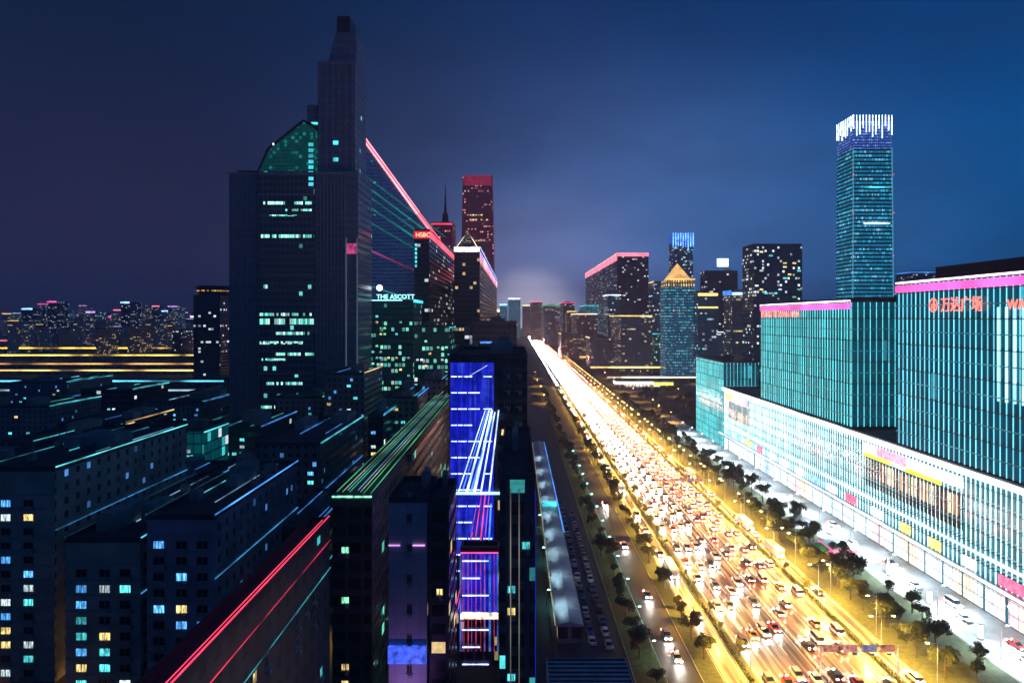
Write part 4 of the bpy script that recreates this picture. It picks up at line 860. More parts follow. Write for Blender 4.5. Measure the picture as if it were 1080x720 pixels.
resl = [
 (205,262,505,215,30,'dark apartment block behind the mauve sided tower'),
 (130,200,520,200,26,'apartment block with low flat roof behind the central window column'),
 (62,126,515,205,26,'dark apartment block left of the flat roofed one'),
 (-10,60,470,240,30,'wide dark apartment block at the left edge'),
 (268,338,470,235,40,'dark apartment tower in the middle left with scattered cyan windows'),
 (225,275,452,300,30,'apartment tower with faint brownish wall behind the teal glass box'),
 (290,340,420,380,30,'tall dark apartment tower under the gabled skyscraper'),
 (342,384,395,350,30,'dark tower between the gabled skyscraper and the hotel'),
 (388,404,440,300,30,'slim pale tower above the green lined roof'),
 (405,440,420,330,34,'dark block with scattered cyan windows above the green lined roof'),
 (442,470,402,370,40,'dark block next to the blue facade tower, with an added cyan line'),
 (60,130,448,330,30,'dark apartment block far left with an added cyan roof line'),
 (0,52,430,390,30,'low dark block near the left edge below the cyan viaduct'),
 (150,215,425,420,30,'dark block below the golden viaduct'),
 (85,140,412,470,30,'far dark block below the cyan viaduct'),
 (236,275,400,480,40,'dark block at the foot of the gabled skyscraper'),
 (10,70,404,560,40,'distant dark block at left below the golden lights'),
 (285,330,560,170,24,'low dark apartment block beside the red light lines'),
]
rm = [res1, res2, F_dark]
for i,(a,b_,ty,d,dep,lb) in enumerate(resl):
    zt = max(6, WZ(ty,d)); t = building('apartment_block', lb, 'apartment block', WX(a,d), WX(b_,d), d, d+dep*1.6, zt, rm[i%3], plant=2, group='apartment towers on the left')
    rand_windows(t, 'front', 12, ['blue','cyan','white','warm','cyan'], zt, 2.2, 1.5, 3.1, 3.4, 4)
    edge_light(t, 'right', zt+.8, emis('roofedge_streak_%d' % i, [(.08,.6,.75),(.06,.3,.95),(.1,.75,.7),(.9,.6,.25)][i%4 if i%5 else 1], .9, False, .8, .05), w=.16+d*.0010, hgt=.18+d*.0010)  # added roof edge strip, a streak running parallel to the avenue
    if zt > 16: edge_light(t, 'right', zt*.55, emis('side_streak_line_%d' % i, [(.06,.3,.9),(.06,.6,.6),(.05,.45,.8),(.1,.5,.4)][i%4], .55, False, .9, .06), w=.12+d*.0006, hgt=.12+d*.0006)  # second added strip, lower on the side wall
    roof_streaks(t, zt, 2)
# terrace building added to carry the red zoom streaks, lower left
t = building('added_streak_terrace', 'added narrow dark building lower left carrying red zoom streaks along its roof edge', 'building', -31.6, -28.5, 50, 104, 48.6, facade('terrace_wall', (.085,.08,.085), (.03,.035,.04), 3.3, 3.1, .04, [CY,WM], .5, my=(.25,.7), mz=(.3,.8), rowvar=.2, seed=131, rough=.7), plant=0, roofmat=M['roof'])
rand_windows(t, 'right', 60, ['dark','dark','dark','dark','cyan','dark','warm','dark'], 46, 1.3, 1.5, 3.1, 3.6, 3)
# (kept slender: the streak lines run along its east parapet)
b = t['_b']
edge_light(t, 'right', 42.0, emis('terrace_cyan_streak', (.06,.5,.6), .7, False, .9, .15), w=.08, hgt=.09); edge_light(t, 'right', 46.2, emis('terrace_red_streak', (1,.05,.12), .6, False, .9, .15), w=.07, hgt=.08)
MB().box(b[1]-.12, b[1]+.0, b[2], b[3], 49.8, 49.92).build('edge_light', emis('red_streak', (1,.05,.12), 1.5, False, .3, .2), t)
MB().box(b[1]-.55, b[1]-.47, b[2], b[3]-2, 49.8, 49.88).build('edge_light', E['led_red'], t)

# teal glass box
t = building('glass_pavilion', 'teal lit glass box building among the dark apartment blocks', 'building', WX(131,260), WX(215,260), 260, 282, WZ(455,260), facade('teal_box', (.02,.10,.11), (.01,.05,.055), 3.2, 4.0, .25, [CY,WH,(0.1,.6,.7)], .8, seed=121, room=(.0,.05,.06), my=(.05,.95), mz=(.06,.94)), plant=1)
edge_light(t, 'front', .5, E['led_cyan'], w=.2, hgt=.3); edge_light(t, 'right', WZ(455,260)-.4, E['led_cyan'], w=.3, hgt=.35); rand_windows(t, 'front', 10, ['cyan','white'], WZ(455,260))
# long low sheds added so their eaves lights follow the streaks along the avenue
shed = [(-120,-106,170,420,17,'led_cyan','long low roof with an added bright cyan eaves light among the apartment blocks'),(-150,-135,190,520,13,'led_blue','long low roof with an added blue eaves light, left of the cyan lined one'),
        (-58,-47,185,330,11,'led_blue','low roof with an added thin blue eaves light near the green lined building'),(-230,-212,240,640,12,'led_cyan','long low roof with added faint cyan eaves light far to the left'),
        (-190,-175,260,560,12,'led_gold','long low roof with added golden eaves light far to the left'),(-300,-280,330,760,12,'led_blue','farthest long low roof on the left with added blue eaves light')]
for x0,x1,y0,y1,h,em,lb in shed:
    t = building('streak_shed', lb, 'low building', x0, x1, y0, y1, h, res2, plant=1, group='long low roofs added on the left for light streaks')
    edge_light(t, 'right', h-.4, emis('eaves_'+em+str(int(h)), {'led_cyan':(.08,.6,.75),'led_blue':(.05,.28,.9),'led_gold':(.9,.6,.2)}[em], .8, False, .8, .02), w=.35, hgt=.45, name='eaves_light')

# ---- far skyline
ords = ['first','second','third','fourth','fifth','sixth','seventh','eighth','ninth','tenth','eleventh','twelfth','thirteenth','fourteenth','fifteenth','sixteenth','seventeenth','eighteenth','nineteenth','twentieth','twenty-first','twenty-second','twenty-third','twenty-fourth','twenty-fifth','twenty-sixth']
r2 = random.Random(5); xs = 2; i = 0
while xs < 236 and i < 26:
    w = r2.uniform(6, 12); d = r2.uniform(1900, 3600); ty = r2.uniform(318, 334)
    k = r2.choice(['led_magenta','led_ltblue','led_violet','led_pinkred','led_white','led_gold'])
    cn = {'led_magenta':'magenta','led_ltblue':'pale blue','led_violet':'violet','led_pinkred':'rose','led_white':'white','led_gold':'golden'}[k]
    t = ptower('skyline_block', 'small far skyline block with added %s roof light, %s from the left edge' % (cn, ords[i]), xs, xs+w, ty, d, 60, [F_mix,F_blue,F_dark][i%3], 'building', plant=0, group='far skyline blocks left of the gabled skyscraper')
    edge_light(t, 'front', WZ(ty,d)-3, E[k], w=1.2, hgt=5.0)  # roof lights added and enlarged for the pink streak along the skyline
    xs += w + r2.uniform(-2, 2.5); i += 1
t = ptower('disc_top_tower', 'dark tower with a wider top and orange windows, far left of the gabled skyscraper', 204, 232, 312, 800, 40, F_dark, 'tower', plant=0)
MB().cyl((0,0,WZ(311,800)), (0,0,WZ(301,800)), 17, 21, n=24).build('disc_top', M['dark'], t); MB().cyl((0,0,WZ(307,800)), (0,0,WZ(305.8,800)), 19.6, 20.0, n=24).build('lit_ring', facade('ring', (.1,.05,.02), (.1,.05,.02), 2.5, 9, .7, [GO], 1.2, mz=(0,1), rowvar=0), t)
r3 = random.Random(9)
for i in range(26):
    px = 8 + i*9.0 + r3.uniform(-3,3); d = r3.uniform(1340, 1900); ty = r3.uniform(336, 350)
    t = ptower('low_block', 'low dim city block below the skyline on the left, %s from the left edge' % ords[i], px, px+r3.uniform(7,13), ty, d, 50, [F_mix,res2,F_brick,F_dark][i%4], 'building', plant=0, group='low city blocks on the left')
    if i % 3 == 0: edge_light(t, 'front', WZ(ty,d)-1, E[r3.choice(['led_gold','led_violet','led_cyan','led_pinkred'])], w=.6, hgt=1.2)
for i in range(22):
    px = 566 + i*17 + r3.uniform(-4,4); d = r3.uniform(1250, 2600); ty = r3.uniform(326, 345)
    t = ptower('low_block', 'hazy city block behind the elevated roads on the right, %s from the avenue' % ords[i], px, px+r3.uniform(9,17), ty, d, 60, [F_mix,F_cyan,F_brick,F_blue][i%4], 'building', plant=0, group='low city blocks on the right')
    edge_light(t, 'front', WZ(ty,d)-1, E[r3.choice(['led_gold','led_warm','led_cyan','led_white'])], w=.8, hgt=1.6)

# ------------------------------------------------------------------ street lamps
lamp_lens = emis('sodium_lens', (1.0, .62, .16), 60, False)
def make_lamp(label, arm=2.2, h=11, col=(1.0,.50,.09), energy=9000, both=False, lens=None, cat='street lamp', grp='street lamps'):
    t = empty('street_lamp', (0,0,0)); tag(t, label, cat, grp)
    MB().cyl((0,0,0),(0,0,.9),.16,.13).cyl((0,0,.9),(0,0,h),.11,.06).build('pole', M['steel'], t)
    for s in ((-1,1) if both else (1,)):
        MB().cyl((0,0,h-.3),(s*arm,0,h+.15),.05,.04,6).build('arm', M['steel'], t)
        hd = MB().frus((s*arm-.2,s*arm+.55,-.2,.2), h+.06, (s*arm-.1,s*arm+.4,-.12,.12), h+.26).build('lamp_head', M['steel'], t)
        MB().box(s*arm-.15, s*arm+.5, -.18, .18, h-.10, h+.05).build('lamp_lens', lens or lamp_lens, hd)
        if energy:
            ld = bpy.data.lights.new('lamp_light', 'SPOT'); ld.energy = energy; ld.color = col; ld.spot_size = R(155); ld.spot_blend = .7; ld.shadow_soft_size = .25
            lo = bpy.data.objects.new('lamp_light', ld); COL.objects.link(lo); lo.parent = hd; lo.location = (s*arm+.1, 0, h-.25)
    return t
def lamp_row(proto_near, proto_far, x, ys, rz, near_n, desc):
    for i, y in enumerate(ys):
        o = copy_tree(proto_near if i < near_n else proto_far); o.location = (x, y, .12); o.rotation_euler = (0,0,rz)
        o['label'] = ('golden street lamp %s, %s from the bottom' % (desc, ords[i])) if i < 10 else 'small golden street lamp far up the row %s' % desc
pn = make_lamp('x', 2.6, 11, energy=42000, both=True); pf = make_lamp('x', 2.6, 11, energy=0, both=True)
pn1 = make_lamp('x', 2.0, 10, energy=42000); pf1 = make_lamp('x', 2.0, 10, energy=0)
lamp_row(pn, pf, 52.1, [152+ k*33 for k in range(34)], 0, 20, 'between the side road and the headlight lanes')
lamp_row(pn, pf, 84.4, [158+ k*33 for k in range(34)], 0, 20, 'right of the tail light lanes')
lamp_row(pn1, pf1, 90.6, [147+ k*25 for k in range(44)], math.pi, 14, 'at the dark tree belt')
for p in (pn, pf, pn1, pf1):
    for c in list(p.children_recursive): bpy.data.objects.remove(c)
    bpy.data.objects.remove(p)
# cool lamps on the mall plaza
pl_lens = emis('cool_lens', (.8,.95,1.0), 60, False)
pp = make_lamp('x', 1.4, 8, (.75,.92,1.0), 40000, False, pl_lens, 'plaza lamp', 'plaza lamps')
for i in range(14):
    o = copy_tree(pp); o.location = (113.5, 160+i*24, .02); o.rotation_euler = (0,0,0)
    o['label'] = 'cool white plaza lamp in front of the mall, %s from the bottom' % ords[i]; o.name = 'plaza_lamp'
for c in list(pp.children_recursive): bpy.data.objects.remove(c)
bpy.data.objects.remove(pp)
# teal lamps along the service road railing and small lamps in the dark yards
tl = emis('teal_lens', (.25,1.0,.85), 30, False)
pt = make_lamp('x', .5, 4.5, (.25,1,.85), 500, False, tl, 'path lamp', 'teal path lamps')
k = 0
for (x, y) in [(31.5, 160+i*19) for i in range(14)] + [(8.2,190),(8.2,225),(8.2,262),(-24,150),(-26,172),(-38,158),(-45,180),(-40,210),(-30,122),(-21.8,178),(-24,200),(-24,226)]:
    o = copy_tree(pt); o.location = (x, y, .0); o.name = 'path_lamp'
    o['label'] = ('teal lamp beside the service road, %s from the bottom' % ords[k]) if k < 14 else 'small teal lamp in the dark central yards, %s of them' % ords[k-14]; k += 1
ps = make_lamp('x', 1.6, 8, energy=15000, grp='street lamps added to light the dark quarters')  # golden lamps added to brighten dark walls and ground
k = 0
for x, ys in ((-54.5, (136,168,200,235)), (-92.5, (120,165,215,275,335)), (-128, (150,215,290,370)), (-40, (230,300,400)), (-175, (240,330,430,540)), (-240, (320,450,600)), (-68, (320,400,500)), (118, (520,560,600,650,700,740,820,900)), (165, (540,620,690,830,920)), (220,(600,700,820,930)), (24, (640,720,800,900))):
    for y in ys:
        o = copy_tree(ps); o.location = (x, y, 0); o.rotation_euler = (0,0,rnd.uniform(0,6)); k += 1
        o['label'] = ('golden street lamp added in the dark left quarter, %s of them' % ords[k-1]) if k <= 26 else ('golden lamp added near the petrol station on the right' if x > 100 else ('golden lamp far up beside the service road' if x > 0 else 'golden street lamp added deep in the dark left quarter'))
for c in list(ps.children_recursive): bpy.data.objects.remove(c)
bpy.data.objects.remove(ps)
for c in list(pt.children_recursive): bpy.data.objects.remove(c)
bpy.data.objects.remove(pt)
# railing with a light line beside the service road
t = empty('railing', (32.6, 400, 0)); tag(t, 'long low railing with a teal light line left of the service road', 'railing')
MB().box(-.03,.03,-250,250,1.05,1.12).build('light_line', emis('rail_teal', (.10,.85,.75), .9, False, .8, .03), t)
mb = MB()
for y in range(-250, 251, 3): mb.box(-.04,.04,y-.04,y+.04,.12,1.04)
mb.build('rail_posts', M['steel'], t)
# median fence
t = empty('median_fence', (68.6, 500, 0)); tag(t, 'white metal fence between headlight lanes and tail light lanes', 'fence')
mb = MB()
for y in range(-380, 400, 3): mb.box(-.05,.05,y-.05,y+.05,.01,1.1)
mb.box(-.03,.03,-380,400,1.0,1.08).box(-.03,.03,-380,400,.35,.42); mb.build('fence_panel', M['white'], t)

# overhead sign gantries with signals
def gantry(y, x0, x1, label, zt=6.6, sig=True):
    t = empty('sign_gantry', ((x0+x1)/2, y, 0)); tag(t, label, 'sign gantry', 'sign gantries over the avenue'); h = (x1-x0)/2
    MB().cyl((-h,0,0),(-h,0,zt+1.2),.22,.18).build('post', M['steel'], t); MB().cyl((h,0,0),(h,0,zt+1.2),.22,.18).build('post', M['steel'], t)
    mb = MB().cyl((-h,0,zt+1.2),(h,0,zt+1.2),.12).cyl((-h,0,zt+.1),(h,0,zt+.1),.12)
    n = int(2*h/2)
    for i in range(n): a = -h+i*2*h/n; mb.cyl((a,0,zt+(.1 if i%2 else 1.2)),(a+2*h/n,0,zt+(1.2 if i%2 else .1)),.06,n=6)
    mb.build('truss', M['steel'], t)
    for i, xx in enumerate((-h*.75, -h*.25, h*.25, h*.72)):
        MB().box(xx-1.6, xx+1.6, -.3, -.18, zt-.1, zt+1.5).build('sign_board', emis('gantry_board_%d' % i, [(.9,.25,.15),(.9,.3,.3),(.3,.4,.9),(.9,.3,.2)][i], .35, False, .8, 1.2), t)
    if sig:
        for xx in (-h*.1, h*.35, h*.8):
            c = MB().box(xx-.75, xx+.75, -.35, -.1, zt-.75, zt-.25).build('traffic_signal', M['dark'], t)
            MB().cyl((xx+.45,-.42,zt-.5),(xx+.45,-.34,zt-.5),.2,n=14).build('green_lens', emis('signal_green', (.05,1,.45), 8, False), c)
gantry(150.5, 67, 84, 'gantry with coloured sign boards and three green signals over the nearest lanes'); gantry(308, 68.9, 84, 'smaller gantry with a pale board over the tail light lanes further up', 6.2, False)

# ------------------------------------------------------------------ vehicles
paints = {'white': (.7,.7,.7), 'silver': (.4,.41,.43), 'black': (.012,.012,.014), 'grey': (.12,.125,.13), 'red': (.35,.02,.02), 'blue': (.02,.06,.25), 'yellow': (.6,.35,.03)}
pm = {}
for k, c in paints.items():
    m = newmat('car_paint_'+k); g = G(m); p = g.out(c, .3, .2 if k in ('silver','grey') else 0.0); p.inputs['Coat Weight'].default_value = .7; pm[k] = m
head_on = emis('headlight_on', (1.0,.94,.84), 520, True); tail_on = emis('tail_light_on', (1.0,.12,.07), 620, True); tail_off = plain('tail_light_off', (.2,.01,.01), .3); head_off = plain('headlight_off', (.4,.4,.42), .15)
def car_meshes(kind, paint, lit):
    Ln, Wd, H = {'car': (4.6,.92,1.45), 'suv': (4.8,.96,1.75), 'van': (5.2,.98,2.1)}[kind]
    f = -Ln/2; belt = .62*H if kind != 'van' else .5*H
    # front of the car at -y
    sta = [(f, .80, .30, .42*H), (f+.25, .96, .22, .50*H), (f+1.1, 1.0, .20, .60*H), (f+1.5, 1.0, .20, belt), (-f-1.0, 1.0, .20, belt+.02), (-f-.3, .97, .22, belt), (-f, .82, .32, .52*H)]
    mb = MB(); prev = None; sec = []
    for y, ws, zb, zt in sta:
        w = Wd*ws; sec.append([(-w*.9,y,zb),(-w,y,zb+.18),(-w*.98,y,zt-.12),(-w*.86,y,zt),(w*.86,y,zt),(w*.98,y,zt-.12),(w,y,zb+.18),(w*.9,y,zb)])
    for a, b_ in zip(sec, sec[1:]):
        for i in range(8): j = (i+1)%8; mb.quad([a[i], a[j], b_[j], b_[i]])
    mb.quad(sec[0]); mb.quad(list(reversed(sec[-1])))
    fy, ry = (f+1.15, -f-.55) if kind == 'car' else ((f+1.2, -f-.12) if kind == 'suv' else (f+.5, -f-.08))
    tf, tr = (f+1.95, -f-1.25) if kind == 'car' else ((f+1.9, -f-.5) if kind == 'suv' else (f+1.2, -f-.15))
    mb.frus((-Wd*.74,Wd*.74,tf-.02,tr+.02), H-.07, (-Wd*.68,Wd*.68,tf+.1,tr-.1), H)   # roof panel
    bmx = mb.mesh('body', pm[paint])
    gl = MB().frus((-Wd*.86,Wd*.86,fy,ry), belt-.02, (-Wd*.74,Wd*.74,tf,tr), H-.075).mesh('window_glass', M['glass'])
    wl = MB().cyl((-.1,0,0),(.1,0,0),.33,n=14).cyl((-.11,0,0),(.11,0,0),.19,n=10).mesh('wheel', M['tyre'])
    hl = MB().box(-.20,.20,-.05,.03,-.09,.09).mesh('headlight', head_on if lit else head_off)
    rl = MB().box(-.2,.2,-.03,.05,-.1,.1).mesh('tail_light', tail_on if lit else tail_off)
    return (Ln, Wd, H, bmx, gl, wl, hl, rl)
def make_car(kind, paint, lit=True):
    Ln, Wd, H, bmx, gl, wl, hl, rl = car_meshes(kind, paint, lit)
    t = empty('car' if kind != 'van' else 'van', (0,0,0))
    inst('body', bmx, t); inst('window_glass', gl, t)
    for s in (-1,1):
        for y in (-Ln/2+.85, Ln/2-.9): inst('wheel', wl, t, (s*(Wd-.1), y, .33))
        inst('headlight', hl, t, (s*Wd*.64, -Ln/2+.02, .64 if kind=='car' else .78)); inst('tail_light', rl, t, (s*Wd*.66, Ln/2-.02, .78 if kind == 'car' else .95))
    if lit:
        ld = bpy.data.lights.get('headlight_beam') or bpy.data.lights.new('headlight_beam', 'SPOT')
        ld.energy = 4200; ld.color = (1,.93,.80); ld.spot_size = R(62); ld.spot_blend = 1; ld.shadow_soft_size = .12
        lo = bpy.data.objects.new('headlight_beam', ld); COL.objects.link(lo); lo.parent = t; lo.location = (0, -Ln/2-.12, .66); lo.rotation_euler = (R(79), 0, R(180))
    return t
def far_mesh(kind, paint):
    Ln, Wd, H, bmx, gl, wl, hl, rl = car_meshes(kind, paint, True)
    mb = MB()
    def addm(me, off, mi):
        b = len(mb.v); mb.v += [tuple(Vector(v.co)+Vector(off)) for v in me.vertices]
        for p in me.polygons: mb.f.append(tuple(b+i for i in p.vertices)); mb.m.append(mi)
    addm(bmx, (0,0,0), 0); addm(gl, (0,0,0), 1)
    for s in (-1,1):
        addm(hl, (s*Wd*.64, -Ln/2+.02, .64), 2); addm(rl, (s*Wd*.66, Ln/2-.02, .8), 3)
        for y in (-Ln/2+.85, Ln/2-.9): addm(wl, (s*(Wd-.1), y, .33), 1)
    return mb.mesh('far_car', [pm[paint], M['glass'], head_on, tail_on])
protos = {}; far_protos = {}
kinds = [('car','white'),('car','silver'),('car','black'),('suv','silver'),('suv','white'),('car','grey'),('van','white'),('car','red'),('suv','grey'),('car','yellow'),('suv','black')]
for kk in kinds: protos[kk] = make_car(*kk); far_protos[kk] = far_mesh(*kk)
names = {'car': 'saloon car', 'suv': 'tall car', 'van': 'van'}
cols_ = {'car': 'car', 'suv': 'car', 'van': 'van'}
NCAR = 0; far_list = []
rc = random.Random(3)
lanes = [(55.4,0,'left headlight lane'),(59.0,0,'second headlight lane'),(62.5,0,'third headlight lane'),(66.1,0,'headlight lane nearest the fence'),
         (70.9,1,'tail light lane nearest the fence'),(74.5,1,'second tail light lane'),(78.0,1,'third tail light lane'),(81.4,1,'right tail light lane'),
         (48.3,0,'side road left of the lamp row'),(87.6,1,'side road right of the lamp row')]
cand = []
for x, dr, ln in lanes:
    y = 128 + rc.uniform(0, 6); side = 'side road' in ln
    while y < 3800:
        cand.append((y, x, dr, ln)); y += (rc.uniform(13, 26) if y < 260 else rc.uniform(10, 18)) if not side else rc.uniform(20, 55)
cand.sort()
def dist_word(y): return 'picture bottom' if y < 175 else ('near stretch' if y < 240 else ('middle stretch' if y < 330 else 'far stretch'))
for i, (y, x, dr, ln) in enumerate(cand):
    kk = rc.choice(kinds); x += rc.uniform(-.25,.25)
    if NCAR < 270:
        if y < 270: o = copy_tree(protos[kk])
        else:
            o = bpy.data.objects.new('car', far_protos[kk]); COL.objects.link(o)
        o.location = (x, y, .02); o.rotation_euler = (0,0, 0 if dr == 0 else math.pi); o.name = 'car' if kk[0] != 'van' else 'van'
        tag(o, '%s %s in the %s, %s' % (kk[1], names[kk[0]], ln, dist_word(y)), cols_[kk[0]], 'cars driving on the avenue'); NCAR += 1
    else: far_list.append((x, y, dr, kk))
# traffic too far and too many to count
mb = MB()
tp, gp, hp, rp = 0, 1, 2, 3
for x, y, dr, kk in far_list:
    s = -1 if dr == 0 else 1        # nose towards -y for oncoming
    mb.frus((x-.92,x+.92,y-2.3,y+2.3), .25, (x-.88,x+.88,y-2.2,y+2.2), .9, tp); mb.frus((x-.85,x+.85,y-1.2,y+1.5), .9, (x-.68,x+.68,y-.6,y+.9), 1.45, gp)
    for q in (-.62, .62):
        if dr == 0: mb.box(x+q-.24, x+q+.24, y-2.42, y-2.31, .52, .76, hp)
        else: mb.box(x+q-.24, x+q+.24, y-2.42, y-2.31, .66, .88, rp)
o = mb.build('distant_traffic', [pm['silver'], M['glass'], head_on, tail_on]); tag(o, 'dense lines of tiny lit cars filling the far end of the avenue', 'traffic', kind='stuff')
# parked cars
offp = {}
for kk in (('car','white'),('car','grey'),('suv','black'),('car','silver'),('car','blue')): offp[kk] = make_car(*kk, lit=False)
j = 0
for (x, ys) in ((18.6, range(168, 300, 6)), (22.4, range(166, 280, 7))):
    for y in ys:
        kk = rc.choice(list(offp)); o = copy_tree(offp[kk]); o.location = (x, y+rc.uniform(-.4,.4), .02); o.rotation_euler = (0,0, rc.choice((0, math.pi))+R(rc.uniform(-4,4)) )
        o.name = 'parked_car'; tag(o, '%s %s parked with its lamps off beside the long pale roof, %s' % (kk[1], names[kk[0]], 'inner row' if x < 20 else 'outer row'), 'car', 'cars parked beside the long pale roof'); j += 1
# service road cars
for i, y in enumerate((160, 171, 196, 238, 291)):
    kk = kinds[(i*3) % 5]; o = copy_tree(protos[kk]); o.location = (37.5, y, .02); o.rotation_euler = (0,0,0); o.name = 'car'
    tag(o, '%s %s with headlights on the dark service road, %s from the bottom' % (kk[1], names[kk[0]], ords[i]), 'car', 'cars on the service road')
for i, y in enumerate((158, 166, 181, 190, 203, 222, 241, 262)):
    kk = kinds[(i*5+2) % len(kinds)]; o = copy_tree(protos[kk] if i % 2 else offp[('car','white')]); o.location = (118.5 + (i%2)*3, y, .03); o.rotation_euler = (0,0,R(4)); o.name = 'car'
    tag(o, '%s %s on the bright plaza before the mall, %s from the bottom' % (kk[1] if i % 2 else 'white', names[kk[0]] if i % 2 else 'saloon car', ords[i]), 'car', 'cars on the mall plaza')
for p in list(protos.values()) + list(offp.values()):
    for c in list(p.children_recursive): bpy.data.objects.remove(c)
    bpy.data.objects.remove(p)
# buses
def make_bus(lit=True):
    t = empty('bus', (0,0,0))
    MB().box(-1.25,1.25,-5.6,5.6,.35,1.35).box(-1.25,1.25,-5.6,5.6,2.45,3.1).build('body', pm['white'], t)
    MB().box(-1.22,1.22,-5.55,5.55,1.35,2.45).build('window_band', facade('bus_window', (.2,.2,.2), (.1,.1,.1), 1.5, 9, 1, [(.9,.95,1)], .8, mz=(0,1), rowvar=0), t)
    for s in (-1,1):
        for y in (-3.6, 3.4): MB().cyl((s*1.02,y,.48),(s*1.22,y,.48),.48,n=16).build('wheel', M['tyre'], t)
        MB().box(s*.9-.2,s*.9+.2,-5.7,-5.61,.7,.95).build('headlight', head_on, t); MB().box(s*.95-.15,s*.95+.15,5.61,5.7,.8,1.2).build('tail_light', tail_on, t)
    return t
bp = make_bus()
for i, (x, y, dr) in enumerate(((87.6, 232, 1), (87.6, 262, 1), (48.3, 214, 0), (87.6, 345, 1), (48.3, 318, 0))):
    o = bp if i == 0 else copy_tree(bp); o.location = (x, y, .02); o.rotation_euler = (0,0,math.pi if dr else 0)
    tag(o, ['white bus on the right side road, nearest one','white bus on the right side road, just behind the nearest','white bus on the left side road, nearest one','white bus far up the right side road','white bus far up the left side road'][i], 'bus', 'buses on the side roads')

# ------------------------------------------------------------------ trees
def crown_mesh(seed, rad, h0, h1, n, mat, size=.5):
    r = random.Random(seed); mb = MB(); blobs = []
    for i in range(9):
        a = r.uniform(0, 6.28); q = r.uniform(.15, .75)*rad; blobs.append((math.cos(a)*q, math.sin(a)*q, r.uniform(h0+rad*.3, h1-rad*.25), r.uniform(.35,.6)*rad))
    for i in range(n):
        bx, by, bz, br = r.choice(blobs); u = Vector((r.gauss(0,1), r.gauss(0,1), r.gauss(0,1))).normalized()*br*(r.random()**.4)
        c = Vector((bx,by,bz)) + Vector((u.x,u.y,u.z*.75)); s = size*r.uniform(.5,1.2)
        e = Vector((r.gauss(0,1), r.gauss(0,1), r.gauss(0,.6))).normalized(); f_ = e.cross(Vector((r.gauss(0,1), r.gauss(0,1), r.gauss(0,1)))).normalized()
        mb.quad([c-e*s*.5, c+f_*s*.35, c+e*s*.5, c-f_*s*.35])
    me = bpy.data.meshes.new('crown'); me.from_pydata(mb.v, [], mb.f); me.materials.append(mat); me.update(); return me
def trunk_mesh(seed, h, rad):
    r = random.Random(seed); mb = MB().cyl((0,0,0),(0.1,0,h*.45),.2,.14).cyl((.1,0,h*.45),(.05,.1,h*.85),.14,.05)
    for i in range(5):
        a = r.uniform(0,6.28); z = h*r.uniform(.3,.55); mb.cyl((.05,0,z),(math.cos(a)*rad*.6, math.sin(a)*rad*.6, z+h*r.uniform(.15,.3)),.08,.03,6)
    return mb.mesh('trunk', M['bark'])
tp_ = []
for s in range(4): tp_.append((crown_mesh(s, 3.2, 2.6, 8.2, 2200, M['leaf'] if s < 2 else M['leaf_dark']), trunk_mesh(s, 7.5, 3.2)))
def tree(x, y, label, grp, v, sc):
    t = empty('tree', (x, y, .1), rnd.uniform(0, 6.28)); t.scale = (sc, sc, sc*rnd.uniform(.9,1.15)); tag(t, label, 'tree', grp)
    inst('trunk', tp_[v][1], t); inst('crown', tp_[v][0], t)
rt = random.Random(21); NT = 0
def row(x, ys, grp, labelf, vs, sc, jx=.6):
    global NT
    for i, y in enumerate(ys): rt.random() < .14 or tree(x+rt.uniform(-jx,jx), y+rt.uniform(-3.2,3.2), labelf(i), grp, rt.choice(vs), sc*rt.choice((rt.uniform(.55,.85), rt.uniform(.8,1.15), rt.uniform(1.0,1.4)))); NT += 1
def lab(desc): return lambda i: ('%s tree %s, %s from the bottom' % (('low rounded' if i % 2 else 'small leafy'), desc, ords[i])) if i < 12 else 'small distant tree farther up, %s' % desc
row(52.2, [160+k*13 for k in range(30)], 'trees in the left lamp verge', lab('in the golden left lamp verge'), (0,1), .42)
row(43.4, [150+k*10 for k in range(60)], 'trees left of the side road', lab('left of the side road edge'), (0,1,2), .75)
row(84.4, [165+k*12 for k in range(30)], 'trees in the right lamp verge', lab('in the golden right lamp verge'), (0,1), .38)
row(94.5, [150+k*9 for k in range(62)], 'front row of the dark tree belt', lab('in the front row of the dark belt'), (0,2,3), .85)
row(100.5, [152+k*9 for k in range(56)], 'middle row of the dark tree belt', lab('in the middle row of the dark belt'), (2,3), .95, 1.5)
row(106.5, [155+k*11 for k in range(36)], 'rear row of the dark tree belt', lab('in the rear row of the dark belt'), (2,3), .85, 1.2)
row(29.5, [150+k*10 for k in range(60)], 'trees left of the service road', lab('left of the service road'), (2,3), .8, 1.5)
row(-24, [165+k*11 for k in range(12)], 'trees in the dark yard', lab('in the dark yard beside the blue tower'), (2,3), .8, 1.5)
row(-44, [140+k*9 for k in range(14)], 'trees beside the red lined roof', lab('in the dark gap by the towers'), (2,3), .9, 4)
row(-50, [138+k*9 for k in range(14)], 'trees before the apartment towers', lab('close to the mauve sided tower'), (2,3), .9, 3)
row(125, [505+k*15 for k in range(14)], 'trees before the petrol station', lab('scattered before the petrol station'), (0,2), 1.2, 9)
row(150, [500+k*16 for k in range(14)], 'trees behind the teal end block', lab('scattered beyond the teal end block'), (0,3), 1.2, 12)
row(12, [640+k*30 for k in range(14)], 'trees far left of the avenue', lab('far up left of the service road'), (2,3), 1.3, 6)
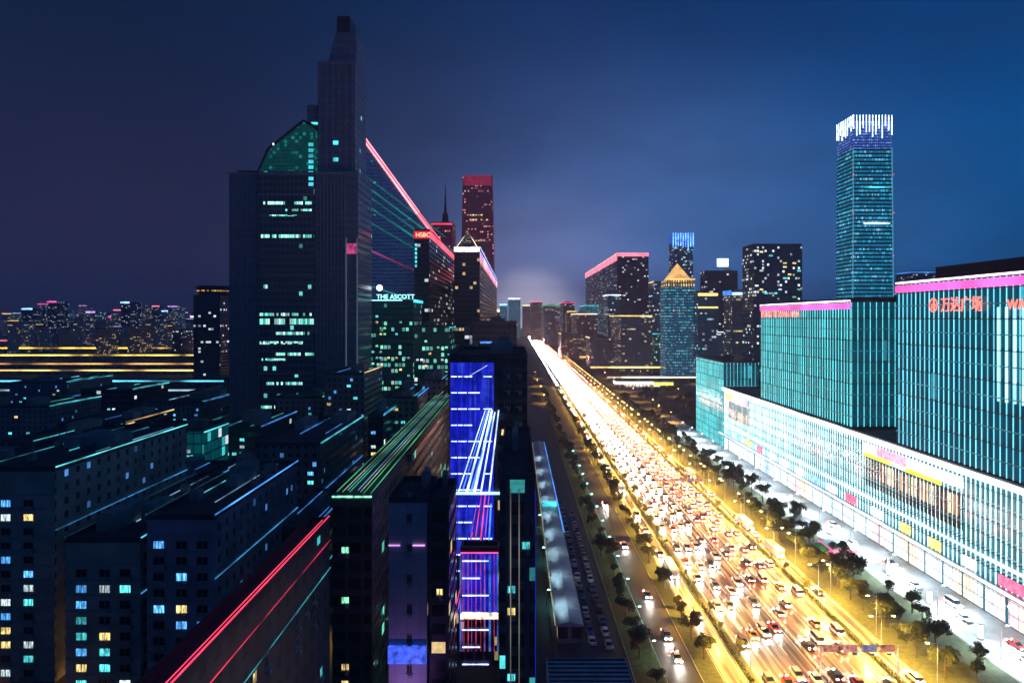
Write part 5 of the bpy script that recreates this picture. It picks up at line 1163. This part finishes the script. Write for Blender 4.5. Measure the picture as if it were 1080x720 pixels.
# hedges in the golden verges
for x0, x1, lb in ((83.5, 84.0, 'trimmed hedge along the right lamp verge'), (51.0, 51.5, 'trimmed hedge along the left lamp verge')):
    r = random.Random(int(x0)); mb = MB()
    for i in range(9000):
        c = Vector((r.uniform(x0,x1+.4), 140 + r.random()**1.5*500, .2+r.random()*1.0)); s = r.uniform(.2,.5); e = Vector((r.gauss(0,1), r.gauss(0,1), r.gauss(0,1))).normalized(); f_ = e.cross(Vector((0.3,0.5,1))).normalized()
        mb.quad([c-e*s*.5, c+f_*s*.35, c+e*s*.5, c-f_*s*.35])
    me = bpy.data.meshes.new('hedge'); me.from_pydata(mb.v, [], mb.f); me.materials.append(M['leaf']); o = bpy.data.objects.new('hedge', me); COL.objects.link(o); tag(o, lb, 'hedge')

# ------------------------------------------------------------------ kiosks on the plaza edge
t = empty('kiosk', (109, 232, 0.1)); tag(t, 'small kiosk with pink lit fascia and green awning at the plaza edge', 'kiosk')
MB().box(-4, 4, -5, 5, 0, 2.8).build('wall', M['white'], t); MB().box(-4.3,4.3,-5.3,5.3,2.8,3.1).build('roof', M['steel'], t)
MB().box(-4.5,-4.32,-5,5,2.0,3.0).build('fascia', E['led_magenta'], t); MB().box(-4,4,-5.5,-5.32,2.0,3.0).build('fascia', E['led_pinkred'], t)
MB().prism([(-7,2.2),(-4.6,2.9),(-4.6,2.75),(-7,2.05)],-5,3).build('awning', plain('green_awning', (.03,.3,.12), .7), t)
t = empty('kiosk', (108, 262, 0.1)); tag(t, 'blue lit booth among trees at the plaza edge', 'kiosk')
MB().box(-3,3,-3,3,0,2.6).build('wall', M['white'], t); MB().frus((-3.4,3.4,-3.4,3.4),2.6,(-.3,.3,-.3,.3),4.2).build('roof', M['steel'], t)
MB().box(-3,3,-3.3,-3.05,1.6,2.5).build('fascia', E['led_blue'], t)
# glowing advertising columns added along the plaza to brighten it
for i in range(10):
    t = empty('light_column', (115.5, 170+i*21, 0.02)); tag(t, 'white glowing advertising column added on the mall plaza, %s from the bottom' % ords[i], 'advertising column', 'advertising columns added on the plaza')
    MB().box(-.5,.5,-.5,.5,0,.5).build('base', M['steel'], t); MB().box(-.42,.42,-.42,.42,.5,3.6).build('lit_panel', emis('ad_panel', (.9,.97,1), 6, True, .3, 1), t); MB().box(-.5,.5,-.5,.5,3.6,3.75).build('cap', M['steel'], t)

for t in ALLB:
    if '_b' in t: del t['_b']

# ------------------------------------------------------------------ night air
hm = newmat('haze'); g = G(hm); vo = g.add('ShaderNodeVolumePrincipled'); vo.inputs['Color'].default_value = (.75,.82,1,1); vo.inputs['Density'].default_value = HAZE
mo = g.add('ShaderNodeOutputMaterial'); g.l.new(vo.outputs[0], mo.inputs['Volume'])
tag(MB().box(-3600, 3600, -200, 5300, -1, 300).build('haze', hm), kind='stuff')
